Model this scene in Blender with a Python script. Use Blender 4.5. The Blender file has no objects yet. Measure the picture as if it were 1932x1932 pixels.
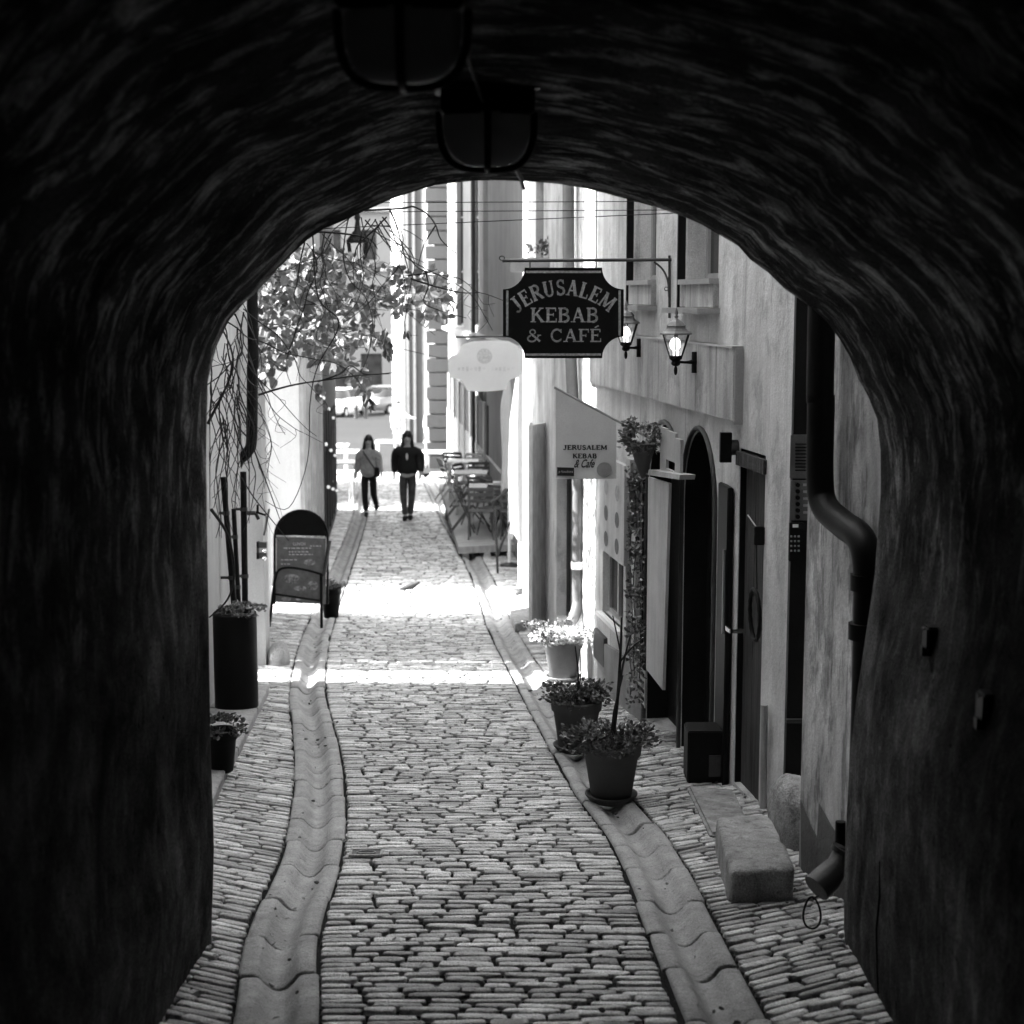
import bpy, math, random
from mathutils import Vector, noise
random.seed(7)
R = math.radians
scene = bpy.context.scene
col = scene.collection

# ------------------------------------------------------------------ camera
FPX = 3000.0
TILT = math.atan(406/FPX)
cam = bpy.data.objects.new('camera', bpy.data.cameras.new('camera'))
col.objects.link(cam)
cam.location = (0, 0, 0)
cam.rotation_euler = (R(90)-TILT, 0, 0)
cam.data.sensor_width = 36
cam.data.lens = 36*FPX/1932
cam.data.clip_start = 0.05
cam.data.clip_end = 1000
cam.data.dof.use_dof = True
cam.data.dof.focus_distance = 9.0
cam.data.dof.aperture_fstop = 3.4
scene.camera = cam
scene.render.resolution_x = scene.render.resolution_y = 1024

# ------------------------------------------------------------------ light
SUN_EL = 40.0
w = bpy.data.worlds.new("World")
scene.world = w
w.use_nodes = True
nt = w.node_tree
bg = nt.nodes['Background']
sky = nt.nodes.new('ShaderNodeTexSky')
sky.sky_type = 'NISHITA'
sky.sun_disc = False
sky.sun_elevation = R(SUN_EL)
sky.sun_rotation = R(275)
bw = nt.nodes.new('ShaderNodeRGBToBW')
nt.links.new(sky.outputs[0], bw.inputs[0])
nt.links.new(bw.outputs[0], bg.inputs[0])
bg.inputs[1].default_value = 0.15
sun = bpy.data.objects.new('sun', bpy.data.lights.new('sun', 'SUN'))
col.objects.link(sun)
sun.data.energy = 2.0
sun.data.angle = R(0.5)
sun.rotation_euler = Vector((1, -0.05, -math.tan(R(SUN_EL)))).to_track_quat('-Z', 'Y').to_euler()
scene.view_settings.view_transform = 'Standard'
scene.view_settings.look = 'None'
scene.view_settings.exposure = 4.05
scene.render.engine = 'CYCLES'

# ------------------------------------------------------------------ placing
PR = [(-8, 1.16), (0, 1.96), (9.5, 2.91), (18, 3.72), (31.5, 4.43), (60, 5.4), (90, 6.45), (200, 9.0)]
def gz(y):
    for (a, b), (c, d) in zip(PR, PR[1:]):
        if y <= c:
            return -(b+(d-b)*(y-a)/(c-a))
    return -9.0
def ray(px, py):
    x = (px-966)/FPX; y = -(py-966)/FPX
    Y = y*math.sin(TILT)+math.cos(TILT); Z = y*math.cos(TILT)-math.sin(TILT)
    return x/Y, Z/Y
def P(px, py, Y):
    a, b = ray(px, py)
    return Vector((a*Y, Y, b*Y))
def G(px, py):
    a, b = ray(px, py); lo, hi = .5, 190
    for _ in range(60):
        m = (lo+hi)/2
        if b*m > gz(m): lo = m
        else: hi = m
    return Vector((a*lo, lo, gz(lo)))
def lerp(a, b, t): return a+(b-a)*t
def rnd(a, b): return random.uniform(a, b)

# ------------------------------------------------------------------ mesh helpers
class MB:
    def __init__(s): s.v = []; s.f = []; s.smooth = []
    def add(s, vs, fs, sm=False):
        o = len(s.v)
        s.v += [tuple(v) for v in vs]
        s.f += [tuple(i+o for i in f) for f in fs]
        s.smooth += [sm]*len(fs)
        return s
    def hexa(s, c):   # 8 corners: bottom 4 ccw, top 4 ccw
        return s.add(c, [(3,2,1,0),(4,5,6,7),(0,1,5,4),(1,2,6,5),(2,3,7,6),(3,0,4,7)])
    def box(s, c, size, rz=0.0, ry=0.0):
        hx, hy, hz = [q/2 for q in size]
        out = []
        for z in (-hz, hz):
            for x, y in ((-hx,-hy),(hx,-hy),(hx,hy),(-hx,hy)):
                X, Z = x*math.cos(ry)+z*math.sin(ry), -x*math.sin(ry)+z*math.cos(ry)
                out.append((c[0]+X*math.cos(rz)-y*math.sin(rz), c[1]+X*math.sin(rz)+y*math.cos(rz), c[2]+Z))
        return s.hexa(out)
    def tube(s, pts, r, n=10, cap=True, closed=False):
        pts = [Vector(p) for p in pts]
        rs = r if isinstance(r, (list, tuple)) else [r]*len(pts)
        N = len(pts); vs = []; fs = []
        prev = None
        for i, p in enumerate(pts):
            if closed: d = pts[(i+1) % N]-pts[i-1]
            else: d = (pts[min(i+1, N-1)]-pts[max(i-1, 0)])
            if d.length < 1e-9: d = Vector((0, 0, 1))
            d.normalize()
            if prev is None:
                a = Vector((0, 0, 1)) if abs(d.z) < .9 else Vector((1, 0, 0))
                u = d.cross(a).normalized()
            else:
                u = (prev-d*prev.dot(d))
                u = u.normalized() if u.length > 1e-6 else d.cross(Vector((1, .3, .2))).normalized()
            prev = u; v = d.cross(u)
            for k in range(n):
                t = 2*math.pi*k/n
                vs.append(p+(u*math.cos(t)+v*math.sin(t))*rs[i])
        M_ = N if closed else N-1
        for i in range(M_):
            for k in range(n):
                a = i*n+k; b = i*n+(k+1) % n
                j = ((i+1) % N)*n
                fs.append((a, b, j+(k+1) % n, j+k))
        s.add(vs, fs, True)
        if cap and not closed:
            s.add(vs[:n], [tuple(range(n))[::-1]]); s.add(vs[-n:], [tuple(range(n))])
        return s
    def lathe(s, prof, c, n=24, sm=True, sx=1, sy=1, rz=0):
        vs = []; fs = []
        for r_, z in prof:
            for k in range(n):
                t = 2*math.pi*k/n+rz
                vs.append((c[0]+r_*math.cos(t)*sx, c[1]+r_*math.sin(t)*sy, c[2]+z))
        for i in range(len(prof)-1):
            for k in range(n):
                fs.append((i*n+k, i*n+(k+1) % n, (i+1)*n+(k+1) % n, (i+1)*n+k))
        s.add(vs, fs, sm)
        s.add(vs[-n:], [tuple(range(n))]); s.add(vs[:n], [tuple(range(n))[::-1]])
        return s
    def ball(s, c, r, n=12, m=8):
        rr = r if isinstance(r, (tuple, list)) else (r, r, r)
        vs = []; fs = []
        for i in range(m+1):
            a = math.pi*i/m
            for k in range(n):
                t = 2*math.pi*k/n
                vs.append((c[0]+rr[0]*math.sin(a)*math.cos(t), c[1]+rr[1]*math.sin(a)*math.sin(t), c[2]+rr[2]*math.cos(a)))
        for i in range(m):
            for k in range(n):
                fs.append((i*n+k, (i+1)*n+k, (i+1)*n+(k+1) % n, i*n+(k+1) % n))
        return s.add(vs, fs, True)
    def slab(s, poly, d):     # poly: 3-D points in a plane, extruded by vector d
        n = len(poly); d = Vector(d)
        vs = [Vector(p) for p in poly]+[Vector(p)+d for p in poly]
        fs = [tuple(range(n))[::-1], tuple(range(n, 2*n))]
        fs += [(i, (i+1) % n, n+(i+1) % n, n+i) for i in range(n)]
        return s.add(vs, fs)
    def build(s, name, mat, parent=None, bevel=0, fixn=True):
        me = bpy.data.meshes.new(name)
        me.from_pydata(s.v, [], s.f)
        for p, sm in zip(me.polygons, s.smooth): p.use_smooth = sm
        me.materials.append(mat)
        if fixn:
            import bmesh
            b = bmesh.new(); b.from_mesh(me)
            bmesh.ops.recalc_face_normals(b, faces=b.faces)
            if bevel:
                bmesh.ops.remove_doubles(b, verts=b.verts, dist=1e-5)
                bmesh.ops.bevel(b, geom=list(b.edges), offset=bevel, segments=2, affect='EDGES', clamp_overlap=True)
            b.to_mesh(me); b.free()
        o = bpy.data.objects.new(name, me)
        col.objects.link(o)
        if parent:
            o.parent = parent
            o.matrix_parent_inverse = world_of(parent).inverted()
        return o
def world_of(o):
    from mathutils import Matrix
    m = Matrix.LocRotScale(o.location, o.rotation_euler.to_quaternion(), o.scale)
    if o.parent:
        return world_of(o.parent) @ o.matrix_parent_inverse @ m
    return m
def tag(o, label=None, cat=None, group=None, kind=None):
    if label: o['label'] = label
    if cat: o['category'] = cat
    if group: o['group'] = group
    if kind: o['kind'] = kind
    return o
def thing(name, loc, label, cat, group=None, kind=None):
    o = bpy.data.objects.new(name, None)
    o.empty_display_size = .1
    col.objects.link(o)
    o.location = loc
    return tag(o, label, cat, group, kind)
def copy_tree(o, parent=None):
    c = o.copy(); col.objects.link(c)
    if parent: c.parent = parent; c.matrix_parent_inverse = o.matrix_parent_inverse
    for ch in [q for q in bpy.data.objects if q.parent == o]:
        copy_tree(ch, c)
    return c

# ------------------------------------------------------------------ materials
def mat(name, v, rough=.8, var=.25, scale=4.0, bump=.0, bscale=40.0, stretch=(1, 1, 1), metal=0.0, spec=.4,
        streak=0.0, sscale=(9, 9, .7), grain=0.12, spots=0.0, spotscale=14.0, trans=0.0, detail=8, rvar=0.0):
    m = bpy.data.materials.new(name); m.use_nodes = True
    t = m.node_tree; N = t.nodes; L = t.links
    b = N['Principled BSDF']
    b.inputs['Roughness'].default_value = rough
    b.inputs['Metallic'].default_value = metal
    b.inputs['Specular IOR Level'].default_value = spec
    tc = N.new('ShaderNodeTexCoord')
    def nz(sc, st, det=detail, rg=.6):
        mp = N.new('ShaderNodeMapping'); mp.inputs['Scale'].default_value = st
        L.new(tc.outputs['Object'], mp.inputs[0])
        q = N.new('ShaderNodeTexNoise'); q.inputs['Scale'].default_value = sc
        q.inputs['Detail'].default_value = det; q.inputs['Roughness'].default_value = rg
        L.new(mp.outputs[0], q.inputs['Vector'])
        return q.outputs['Fac']
    def rng(src, lo, hi, a=.3, c=.7):
        r = N.new('ShaderNodeMapRange'); r.inputs[1].default_value = a; r.inputs[2].default_value = c
        r.inputs[3].default_value = lo; r.inputs[4].default_value = hi
        L.new(src, r.inputs[0]); return r.outputs[0]
    def mul(a, c):
        q = N.new('ShaderNodeMath'); q.operation = 'MULTIPLY'
        for i, z in enumerate((a, c)):
            if isinstance(z, (int, float)): q.inputs[i].default_value = z
            else: L.new(z, q.inputs[i])
        return q.outputs[0]
    out = rng(nz(scale, stretch), v*(1-var), v*(1+var))
    if grain: out = mul(out, rng(nz(150, (1, 1, 1), 2, .7), 1-grain, 1+grain))
    if streak: out = mul(out, rng(nz(1.0, sscale, 6, .65), 1-streak, 1+streak*.6, .35, .65))
    if spots: out = mul(out, rng(nz(spotscale, (1, 1, .5), 5, .7), 1-spots, 1.0, .36, .46))
    L.new(out, b.inputs['Base Color'])
    if rvar: L.new(rng(nz(scale*3, stretch), rough-rvar, rough+rvar), b.inputs['Roughness'])
    if trans: b.inputs['Transmission Weight'].default_value = trans
    if bump:
        bp = N.new('ShaderNodeBump'); bp.inputs['Strength'].default_value = bump; bp.inputs['Distance'].default_value = .02
        L.new(nz(bscale, stretch, 6, .65), bp.inputs['Height'])
        L.new(bp.outputs[0], b.inputs['Normal'])
    return m
def emis(name, v, e):
    m = mat(name, v, rough=.3)
    b = m.node_tree.nodes['Principled BSDF']
    b.inputs['Emission Color'].default_value = (1, 1, 1, 1)
    b.inputs['Emission Strength'].default_value = e
    return m
def glassy(name, v=.9, alpha_rough=.05):
    m = bpy.data.materials.new(name); m.use_nodes = True
    t = m.node_tree; N = t.nodes; L = t.links
    for q in list(N):
        if q.type != 'OUTPUT_MATERIAL': N.remove(q)
    out = [q for q in N if q.type == 'OUTPUT_MATERIAL'][0]
    tr = N.new('ShaderNodeBsdfTransparent'); tr.inputs[0].default_value = (v, v, v, 1)
    gl = N.new('ShaderNodeBsdfGlossy'); gl.inputs['Roughness'].default_value = alpha_rough
    fr = N.new('ShaderNodeFresnel'); fr.inputs[0].default_value = 1.5
    tcn = N.new('ShaderNodeTexCoord')
    nz = N.new('ShaderNodeTexNoise'); nz.inputs['Scale'].default_value = 3
    L.new(tcn.outputs['Object'], nz.inputs['Vector'])
    bp = N.new('ShaderNodeBump'); bp.inputs['Strength'].default_value = .15; bp.inputs['Distance'].default_value = .02
    L.new(nz.outputs['Fac'], bp.inputs['Height']); L.new(bp.outputs[0], gl.inputs['Normal'])
    mx = N.new('ShaderNodeMixShader')
    L.new(fr.outputs[0], mx.inputs[0]); L.new(tr.outputs[0], mx.inputs[1]); L.new(gl.outputs[0], mx.inputs[2])
    L.new(mx.outputs[0], out.inputs[0])
    return m
M = {}
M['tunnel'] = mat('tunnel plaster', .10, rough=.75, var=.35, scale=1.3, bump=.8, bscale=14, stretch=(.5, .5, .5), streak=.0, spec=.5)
M['plasterC'] = mat('grey lime plaster', .54, var=.20, scale=2.6, bump=.4, bscale=22, streak=.24, sscale=(3.5, 3.5, .45), grain=.22)
M['plasterA'] = mat('peeling plaster', .52, var=.2, scale=2.0, bump=.4, bscale=20, streak=.45, sscale=(5, 5, 1.3), spots=.45, spotscale=4.5, grain=.22)
M['plasterL'] = mat('pale plaster', .40, var=.08, scale=2.0, bump=.2, bscale=22, streak=.08)
M['plasterE'] = mat('weathered pale plaster', .50, var=.22, scale=2.4, bump=.3, bscale=22, streak=.25, sscale=(4, 4, .5), grain=.2)
M['plasterD'] = mat('far plaster', .30, var=.12, scale=1.2, bump=.2, bscale=14, streak=.15)
M['plasterF'] = mat('white render', .13, var=.06, scale=.8, bump=.1, bscale=10, streak=.06)
M['band'] = mat('raised sign band plaster', .42, var=.2, scale=3, bump=.35, bscale=22, streak=.35, sscale=(5, 5, .5), grain=.22)
M['plinth'] = mat('dark plinth', .10, var=.3, bump=.5, bscale=25)
M['darkpaint'] = mat('near black paint', .010, rough=.5, spec=.12, var=.3, bump=.15, bscale=30, spots=.0)
M['blackmetal'] = mat('black metal', .007, rough=.5, var=.3, bump=.05, spec=.12)
M['iron'] = mat('dark iron', .035, rough=.5, var=.4, bump=.2, bscale=60)
M['zinc'] = mat('painted zinc', .30, rough=.45, var=.2, spec=.5)
M['steel'] = mat('brushed steel', .35, rough=.35, metal=.7, var=.15)
M['chrome'] = mat('bright metal', .75, rough=.2, metal=1, var=.05)
M['glass'] = glassy('window glass', .55)
M['lampglass'] = glassy('lamp glass', .9)
M['darkglass'] = mat('dark pane', .02, rough=.08, var=.2, spec=.6, grain=0)
M['interior'] = mat('dark interior', .02, var=.3)
M['cobble'] = mat('granite setts', .58, rough=.42, var=.4, scale=5.5, bump=1.0, bscale=48, grain=.35, spec=.6, rvar=.12, spots=.35, spotscale=30)
M['joint'] = mat('dark joint dirt', .011, spec=.05, var=.4, scale=8, bump=.8, bscale=50)
M['gutter'] = mat('granite channel', .31, rough=.7, var=.24, scale=7, bump=.6, bscale=70, grain=.35, spots=.35, spotscale=42, spec=.5)
M['granite'] = mat('granite block', .26, rough=.8, var=.4, scale=9, bump=1.0, bscale=30, grain=.4, spots=.3, spotscale=25)
M['plaza'] = mat('plaza paving', .033, spec=.03, var=.15, scale=.5, bump=.3, bscale=6, stretch=(.4, 2, 1))
M['terra'] = mat('terracotta pot', .06, rough=.8, var=.15, scale=5, bump=.2, bscale=60)
M['terralight'] = mat('pale terracotta pot', .2, rough=.8, var=.15, scale=5, bump=.2, bscale=60)
M['soil'] = mat('soil', .02, var=.4, bump=.8)
M['leafd'] = mat('dark leaf', .075, rough=.4, var=.5, scale=30, spec=.5, trans=0)
M['leafm'] = mat('grey leaf', .12, rough=.5, var=.45, scale=8)
M['flower'] = mat('white blossom', .75, rough=.7, var=.15, scale=30)
M['twig'] = mat('bare twig', .02, rough=.7, var=.4, scale=30)
M['signblack'] = mat('black sign paint', .004, rough=.5, var=.2, spec=.12)
M['siggrey'] = mat('sign lettering grey', .25, rough=.6, var=.45, scale=60, grain=.3)
M['white'] = mat('white paint', .8, rough=.5, var=.05)
M['cloth'] = mat('white canvas', .34, rough=.85, var=.06, bump=.1, bscale=60)
M['banner'] = mat('grey banner cloth', .60, rough=.85, var=.05, bump=.1, bscale=80, grain=.08)
M['bannertext'] = mat('black print', .01, rough=.7)
M['bannerlogo'] = mat('grey print', .30, rough=.8)
M['board'] = mat('pale board', .42, rough=.6, var=.12, scale=5, bump=.15, streak=.2)
M['boardspot'] = mat('dark food photo', .08, rough=.6, var=.5, scale=30)
M['boardspot2'] = mat('faded food photo', .28, rough=.6, var=.3, scale=30)
M['wood'] = mat('old planks', .055, rough=.85, spec=.15, var=.5, scale=3, stretch=(18, 18, .8), bump=.8, bscale=3)
M['woodlight'] = mat('pale wood slats', .55, rough=.7, var=.25, scale=6, stretch=(4, 4, 1))
M['shopdark'] = mat('dark shopfront', .022, rough=.6, spec=.1, var=.5, scale=2.2)
M['shopfront'] = mat('striped shopfront', .05, rough=.6, spec=.2, var=.4, scale=6, stretch=(6, 6, .4))
M['darkwood'] = mat('dark chair wood', .10, rough=.7, var=.3, scale=8)
M['jacket'] = mat('black jacket', .012, rough=.85, var=.3)
M['jeans'] = mat('dark jeans', .07, rough=.9, var=.35, scale=10)
M['trouser'] = mat('black trousers', .01, rough=.9)
M['coat'] = mat('speckled grey coat', .38, rough=.95, var=.35, scale=28, grain=.4)
M['skin'] = mat('skin', .5, rough=.6, var=.08)
M['hair'] = mat('dark hair', .02, rough=.5, var=.4, scale=20, stretch=(6, 6, 1))
M['carlight'] = mat('white car paint', .75, rough=.25, var=.03, grain=0)
M['cardark'] = mat('grey car paint', .14, rough=.3, var=.05, grain=0)
M['roof'] = mat('roof metal', .12, rough=.6, var=.2)
M['poster'] = mat('grey menu poster', .13, rough=.5, var=.3, scale=14)
M['posterlight'] = mat('menu print', .5, rough=.6, var=.3, scale=40)
M['foodprint'] = mat('printed food photo', .28, rough=.6, var=.9, scale=22, grain=.4)
M['deck'] = mat('grey deck boards', .36, rough=.8, var=.25, scale=5, stretch=(1, 9, 1))
M['bird'] = mat('pigeon feathers', .03, rough=.8, var=.3)

def island_variation(m, lo, hi):
    t = m.node_tree; N = t.nodes; L = t.links; b = N['Principled BSDF']
    src = b.inputs['Base Color'].links[0].from_socket
    g_ = N.new('ShaderNodeNewGeometry'); rr = N.new('ShaderNodeMapRange')
    rr.inputs[3].default_value = lo; rr.inputs[4].default_value = hi
    L.new(g_.outputs['Random Per Island'], rr.inputs[0])
    q = N.new('ShaderNodeMath'); q.operation = 'MULTIPLY'
    L.new(src, q.inputs[0]); L.new(rr.outputs[0], q.inputs[1]); L.new(q.outputs[0], b.inputs['Base Color'])
def drips(m, sc, a, c, lo):
    t = m.node_tree; N = t.nodes; L = t.links; b = N['Principled BSDF']
    src = b.inputs['Base Color'].links[0].from_socket
    tc = N.new('ShaderNodeTexCoord'); mp = N.new('ShaderNodeMapping'); mp.inputs['Scale'].default_value = sc
    nz = N.new('ShaderNodeTexNoise'); nz.inputs['Scale'].default_value = 1; nz.inputs['Detail'].default_value = 5; nz.inputs['Roughness'].default_value = .7
    L.new(tc.outputs['Object'], mp.inputs[0]); L.new(mp.outputs[0], nz.inputs['Vector'])
    rr = N.new('ShaderNodeMapRange'); rr.inputs[1].default_value = a; rr.inputs[2].default_value = c; rr.inputs[3].default_value = 1; rr.inputs[4].default_value = lo
    L.new(nz.outputs['Fac'], rr.inputs[0])
    q = N.new('ShaderNodeMath'); q.operation = 'MULTIPLY'; L.new(src, q.inputs[0]); L.new(rr.outputs[0], q.inputs[1]); L.new(q.outputs[0], b.inputs['Base Color'])
for k_ in ('plasterC', 'band', 'plasterE'):
    drips(M[k_], (9, 9, .35), .56, .70, .5); drips(M[k_], (3.2, 3.2, 2.4), .56, .64, .72)
drips(M['plasterA'], (8, 8, 1.3), .54, .60, .5); drips(M['plasterA'], (5, 5, 1.6), .55, .60, .55); drips(M['plasterA'], (26, 26, 4), .66, .70, .3)
drips(M['granite'], (14, 14, 14), .58, .66, .5); drips(M['gutter'], (5, 5, 5), .52, .70, .8)
drips(M['plasterL'], (4, 4, .5), .58, .72, .75)
island_variation(M['cobble'], .5, 1.35)
island_variation(M['gutter'], .88, 1.1)
# tunnel plaster: streaks that follow the vault (long in the profile direction, short along the passage)
def tunnel_mat():
    m = M['tunnel']; t = m.node_tree; N = t.nodes; L = t.links
    b = N['Principled BSDF']
    uv = N.new('ShaderNodeUVMap'); uv.uv_map = 'UVMap'
    def nz(st, det, rg=.6, dist=0.0, off=0):
        mp = N.new('ShaderNodeMapping'); mp.inputs['Scale'].default_value = st; mp.inputs['Location'].default_value = (off, off, off)
        L.new(uv.outputs[0], mp.inputs[0])
        q = N.new('ShaderNodeTexNoise'); q.inputs['Scale'].default_value = 1; q.inputs['Detail'].default_value = det
        q.inputs['Roughness'].default_value = rg; q.inputs['Distortion'].default_value = dist
        L.new(mp.outputs[0], q.inputs['Vector']); return q.outputs['Fac']
    def rng(src, a, c, lo, hi):
        r_ = N.new('ShaderNodeMapRange'); r_.inputs[1].default_value = a; r_.inputs[2].default_value = c
        r_.inputs[3].default_value = lo; r_.inputs[4].default_value = hi; L.new(src, r_.inputs[0]); return r_.outputs[0]
    def op(k, x, y):
        q = N.new('ShaderNodeMath'); q.operation = k
        for i, z in enumerate((x, y)):
            if isinstance(z, (int, float)): q.inputs[i].default_value = z
            else: L.new(z, q.inputs[i])
        return q.outputs[0]
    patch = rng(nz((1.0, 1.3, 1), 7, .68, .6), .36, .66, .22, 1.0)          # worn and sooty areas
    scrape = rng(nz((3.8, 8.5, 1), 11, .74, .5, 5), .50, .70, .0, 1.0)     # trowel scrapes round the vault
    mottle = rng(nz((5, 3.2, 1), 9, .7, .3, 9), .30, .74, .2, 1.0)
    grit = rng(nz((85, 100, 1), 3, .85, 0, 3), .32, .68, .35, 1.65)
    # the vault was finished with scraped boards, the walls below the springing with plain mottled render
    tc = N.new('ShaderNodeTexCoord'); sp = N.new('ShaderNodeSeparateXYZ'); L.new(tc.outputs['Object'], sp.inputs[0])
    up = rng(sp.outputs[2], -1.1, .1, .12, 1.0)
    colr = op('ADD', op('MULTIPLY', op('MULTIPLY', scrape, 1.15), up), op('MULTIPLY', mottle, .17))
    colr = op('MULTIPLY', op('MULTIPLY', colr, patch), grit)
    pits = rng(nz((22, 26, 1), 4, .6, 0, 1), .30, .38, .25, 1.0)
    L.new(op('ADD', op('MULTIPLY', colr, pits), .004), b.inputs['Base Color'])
    bp = N.new('ShaderNodeBump'); bp.inputs['Strength'].default_value = .8; bp.inputs['Distance'].default_value = .02
    L.new(nz((20, 20, 1), 9, .8), bp.inputs['Height'])
    L.new(bp.outputs[0], b.inputs['Normal'])
    b.inputs['Roughness'].default_value = .8
    b.inputs['Specular IOR Level'].default_value = .0
tunnel_mat()

# ------------------------------------------------------------------ ground
YS = [-8, -4, 0, 2, 4, 6, 8, 9.5, 12, 15, 18, 22, 26, 31.5, 40, 50, 60, 75, 90, 130, 200, 300]
g = MB()
xs = [-150, -40, -10, -4, 0, 4, 10, 40, 150]
for y in YS:
    for x in xs: g.add([(x, y, gz(y)-.085)], [])
n = len(xs)
for i in range(len(YS)-1):
    for j in range(n-1):
        g.f.append((i*n+j, i*n+j+1, (i+1)*n+j+1, (i+1)*n+j)); g.smooth.append(False)
tag(g.build('ground', M['joint']), kind='structure')
g = MB()
Y2 = [43.9, 50, 60, 75, 90, 130, 200, 300]
for y in Y2:
    for x in xs: g.add([(x, y, gz(y)-.004)], [])
for i in range(len(Y2)-1):
    for j in range(n-1):
        g.f.append((i*n+j, i*n+j+1, (i+1)*n+j+1, (i+1)*n+j)); g.smooth.append(False)
tag(g.build('square_paving', M['plaza']), kind='structure')

def poly_interp(pts, y):
    if y <= pts[0][0]: 
        (a, b), (c, d) = pts[0], pts[1]
    elif y >= pts[-1][0]:
        (a, b), (c, d) = pts[-2], pts[-1]
    else:
        for k in range(len(pts)-1):
            if pts[k][0] <= y <= pts[k+1][0]:
                p0 = pts[max(k-1, 0)]; p1 = pts[k]; p2 = pts[k+1]; p3 = pts[min(k+2, len(pts)-1)]
                h = p2[0]-p1[0]; t = (y-p1[0])/h
                m1 = (p2[1]-p0[1])/(p2[0]-p0[0])*h; m2 = (p3[1]-p1[1])/(p3[0]-p1[0])*h
                return (2*t**3-3*t*t+1)*p1[1]+(t**3-2*t*t+t)*m1+(-2*t**3+3*t*t)*p2[1]+(t**3-t*t)*m2
    return b+(d-b)*(y-a)/(c-a)
GL = [(4.0, -.72), (5.18, -.815), (6.2, -.93), (7.63, -.99), (9.64, -1.21), (12.92, -1.70), (17.0, -2.12), (22, -2.45), (29.4, -2.92), (36, -3.4)]
GR = [(4.0, .80), (5.18, .735), (7.63, .655), (9.0, .51), (12.92, .205), (16.66, -.07), (22.8, -.47), (35, -1.6)]
GW = .285
LW = [(3, -1.2), (6.1, -1.2), (6.15, -2.3), (14.4, -2.27), (14.5, -2.9), (24.9, -2.97), (33.8, -3.75), (45, -4.8)]
RWL = [(3, 1.35), (6.1, 1.4), (6.15, 1.53), (7.25, 1.36), (7.3, 1.6), (8.1, 1.6), (8.2, 1.44), (13.4, .65), (19.0, .12), (19.05, .5), (24, .3), (44, -1.75)]
def lin(pts, y):
    if y <= pts[0][0]: return pts[0][1]
    for (a, b), (c, d) in zip(pts, pts[1:]):
        if y <= c: return b+(d-b)*(y-a)/(c-a)
    return pts[-1][1]

def cobbles():
    mb = MB()
    def sett(cx, cy, L_, W_, rot, hi, n):
        # domed, rounded stone
        ca, sa = math.cos(rot), math.sin(rot)
        zb = gz(cy); sl = (gz(cy+.1)-gz(cy-.1))/.2
        tl = rnd(-.03, .03); tw = rnd(-.07, .07)
        rings = ((1.0, -.03), (1.0, -.001), (.955, .0045), (.80, .0075))
        vs = []; e = rnd(3.0, 6.5)
        jit = [rnd(.90, 1.06) for _ in range(n)]
        for q, (rr, zz) in enumerate(rings):
            for k in range(n):
                t = 2*math.pi*(k+.5)/n
                c, s_ = math.cos(t), math.sin(t)
                ux = math.copysign(abs(c)**(2/e), c); uy = math.copysign(abs(s_)**(2/e), s_)
                sc = jit[k]
                lx = ux*(L_/2-(1-rr)*W_*.5)*sc; ly = uy*W_/2*rr*sc
                X = cx+lx*ca-ly*sa; Yy = cy+lx*sa+ly*ca
                vs.append((X, Yy, zb+(Yy-cy)*sl+zz+hi+(lx*tl+ly*tw if q > 0 else 0)))
        fs = []
        for i in range(3):
            for k in range(n):
                fs.append((i*n+k, i*n+(k+1) % n, (i+1)*n+(k+1) % n, (i+1)*n+k))
        vs.append((cx, cy, zb+.0085+hi)); c0 = len(vs)-1
        for k in range(n): fs.append((3*n+k, 3*n+(k+1) % n, c0))
        mb.add(vs, fs, True)
    y = 3.2; row = 0
    while y < 44:
        near = y < 13
        pitch = rnd(.050, .070) if near else (rnd(.058, .078) if y < 20 else rnd(.10, .13))
        n = 12 if y < 8 else (10 if y < 12 else 8)
        # three strips
        gl0 = poly_interp(GL, y)-GW/2-.012; gl1 = poly_interp(GL, y)+GW/2+.012
        gr0 = poly_interp(GR, y)-GW/2-.012; gr1 = poly_interp(GR, y)+GW/2+.012
        strips = [(min(lin(LW, y), lin(LW, y+.9))-.2, gl0, -.62, 1), (gl1, gr0, .0, 0), (gr1, max(lin(RWL, y), lin(RWL, y+.5))+.15, .66, 1)]
        for a, b, rt, side in strips:
            x = a+ (rnd(-.14, 0) if side and rt < 0 else 0)
            wob = rnd(-.006, .006); xm = (a+b)/2
            first = True
            while x < b-.03:
                l = rnd(.11, .235)*(1.0 if y < 20 else 1.15)
                if rnd(0, 1) < .12: l *= .7
                if b-(x+l) < .09: l = b-x
                yy = y+wob+.003*math.sin(x*3+row)+noise.noise(Vector((x*1.3, y*.6, 3)))*.07+(0 if side else -.06*(x+l/2-xm)**2)
                slope_rot = math.atan(rt)+noise.noise(Vector((x*2, y*.8, 7)))*.08
                cx = x+l/2
                base = (a if rt > 0 else b) if side else cx
                yy += (cx-base)*rt if side else 0
                wid = pitch-rnd(.009, .019)
                if side: wid *= rnd(.78, .9)
                sett(cx, yy, (l/math.cos(math.atan(rt)) if side else l)-rnd(.006, .016), wid, slope_rot+rnd(-.03, .03), rnd(-.004, .004)+(.012 if side else .0)*0, n)
                x += l
                first = False
        y += pitch; row += 1
    return mb.build('cobblestones', M['cobble'], fixn=False)
tag(cobbles(), kind='structure')
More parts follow.
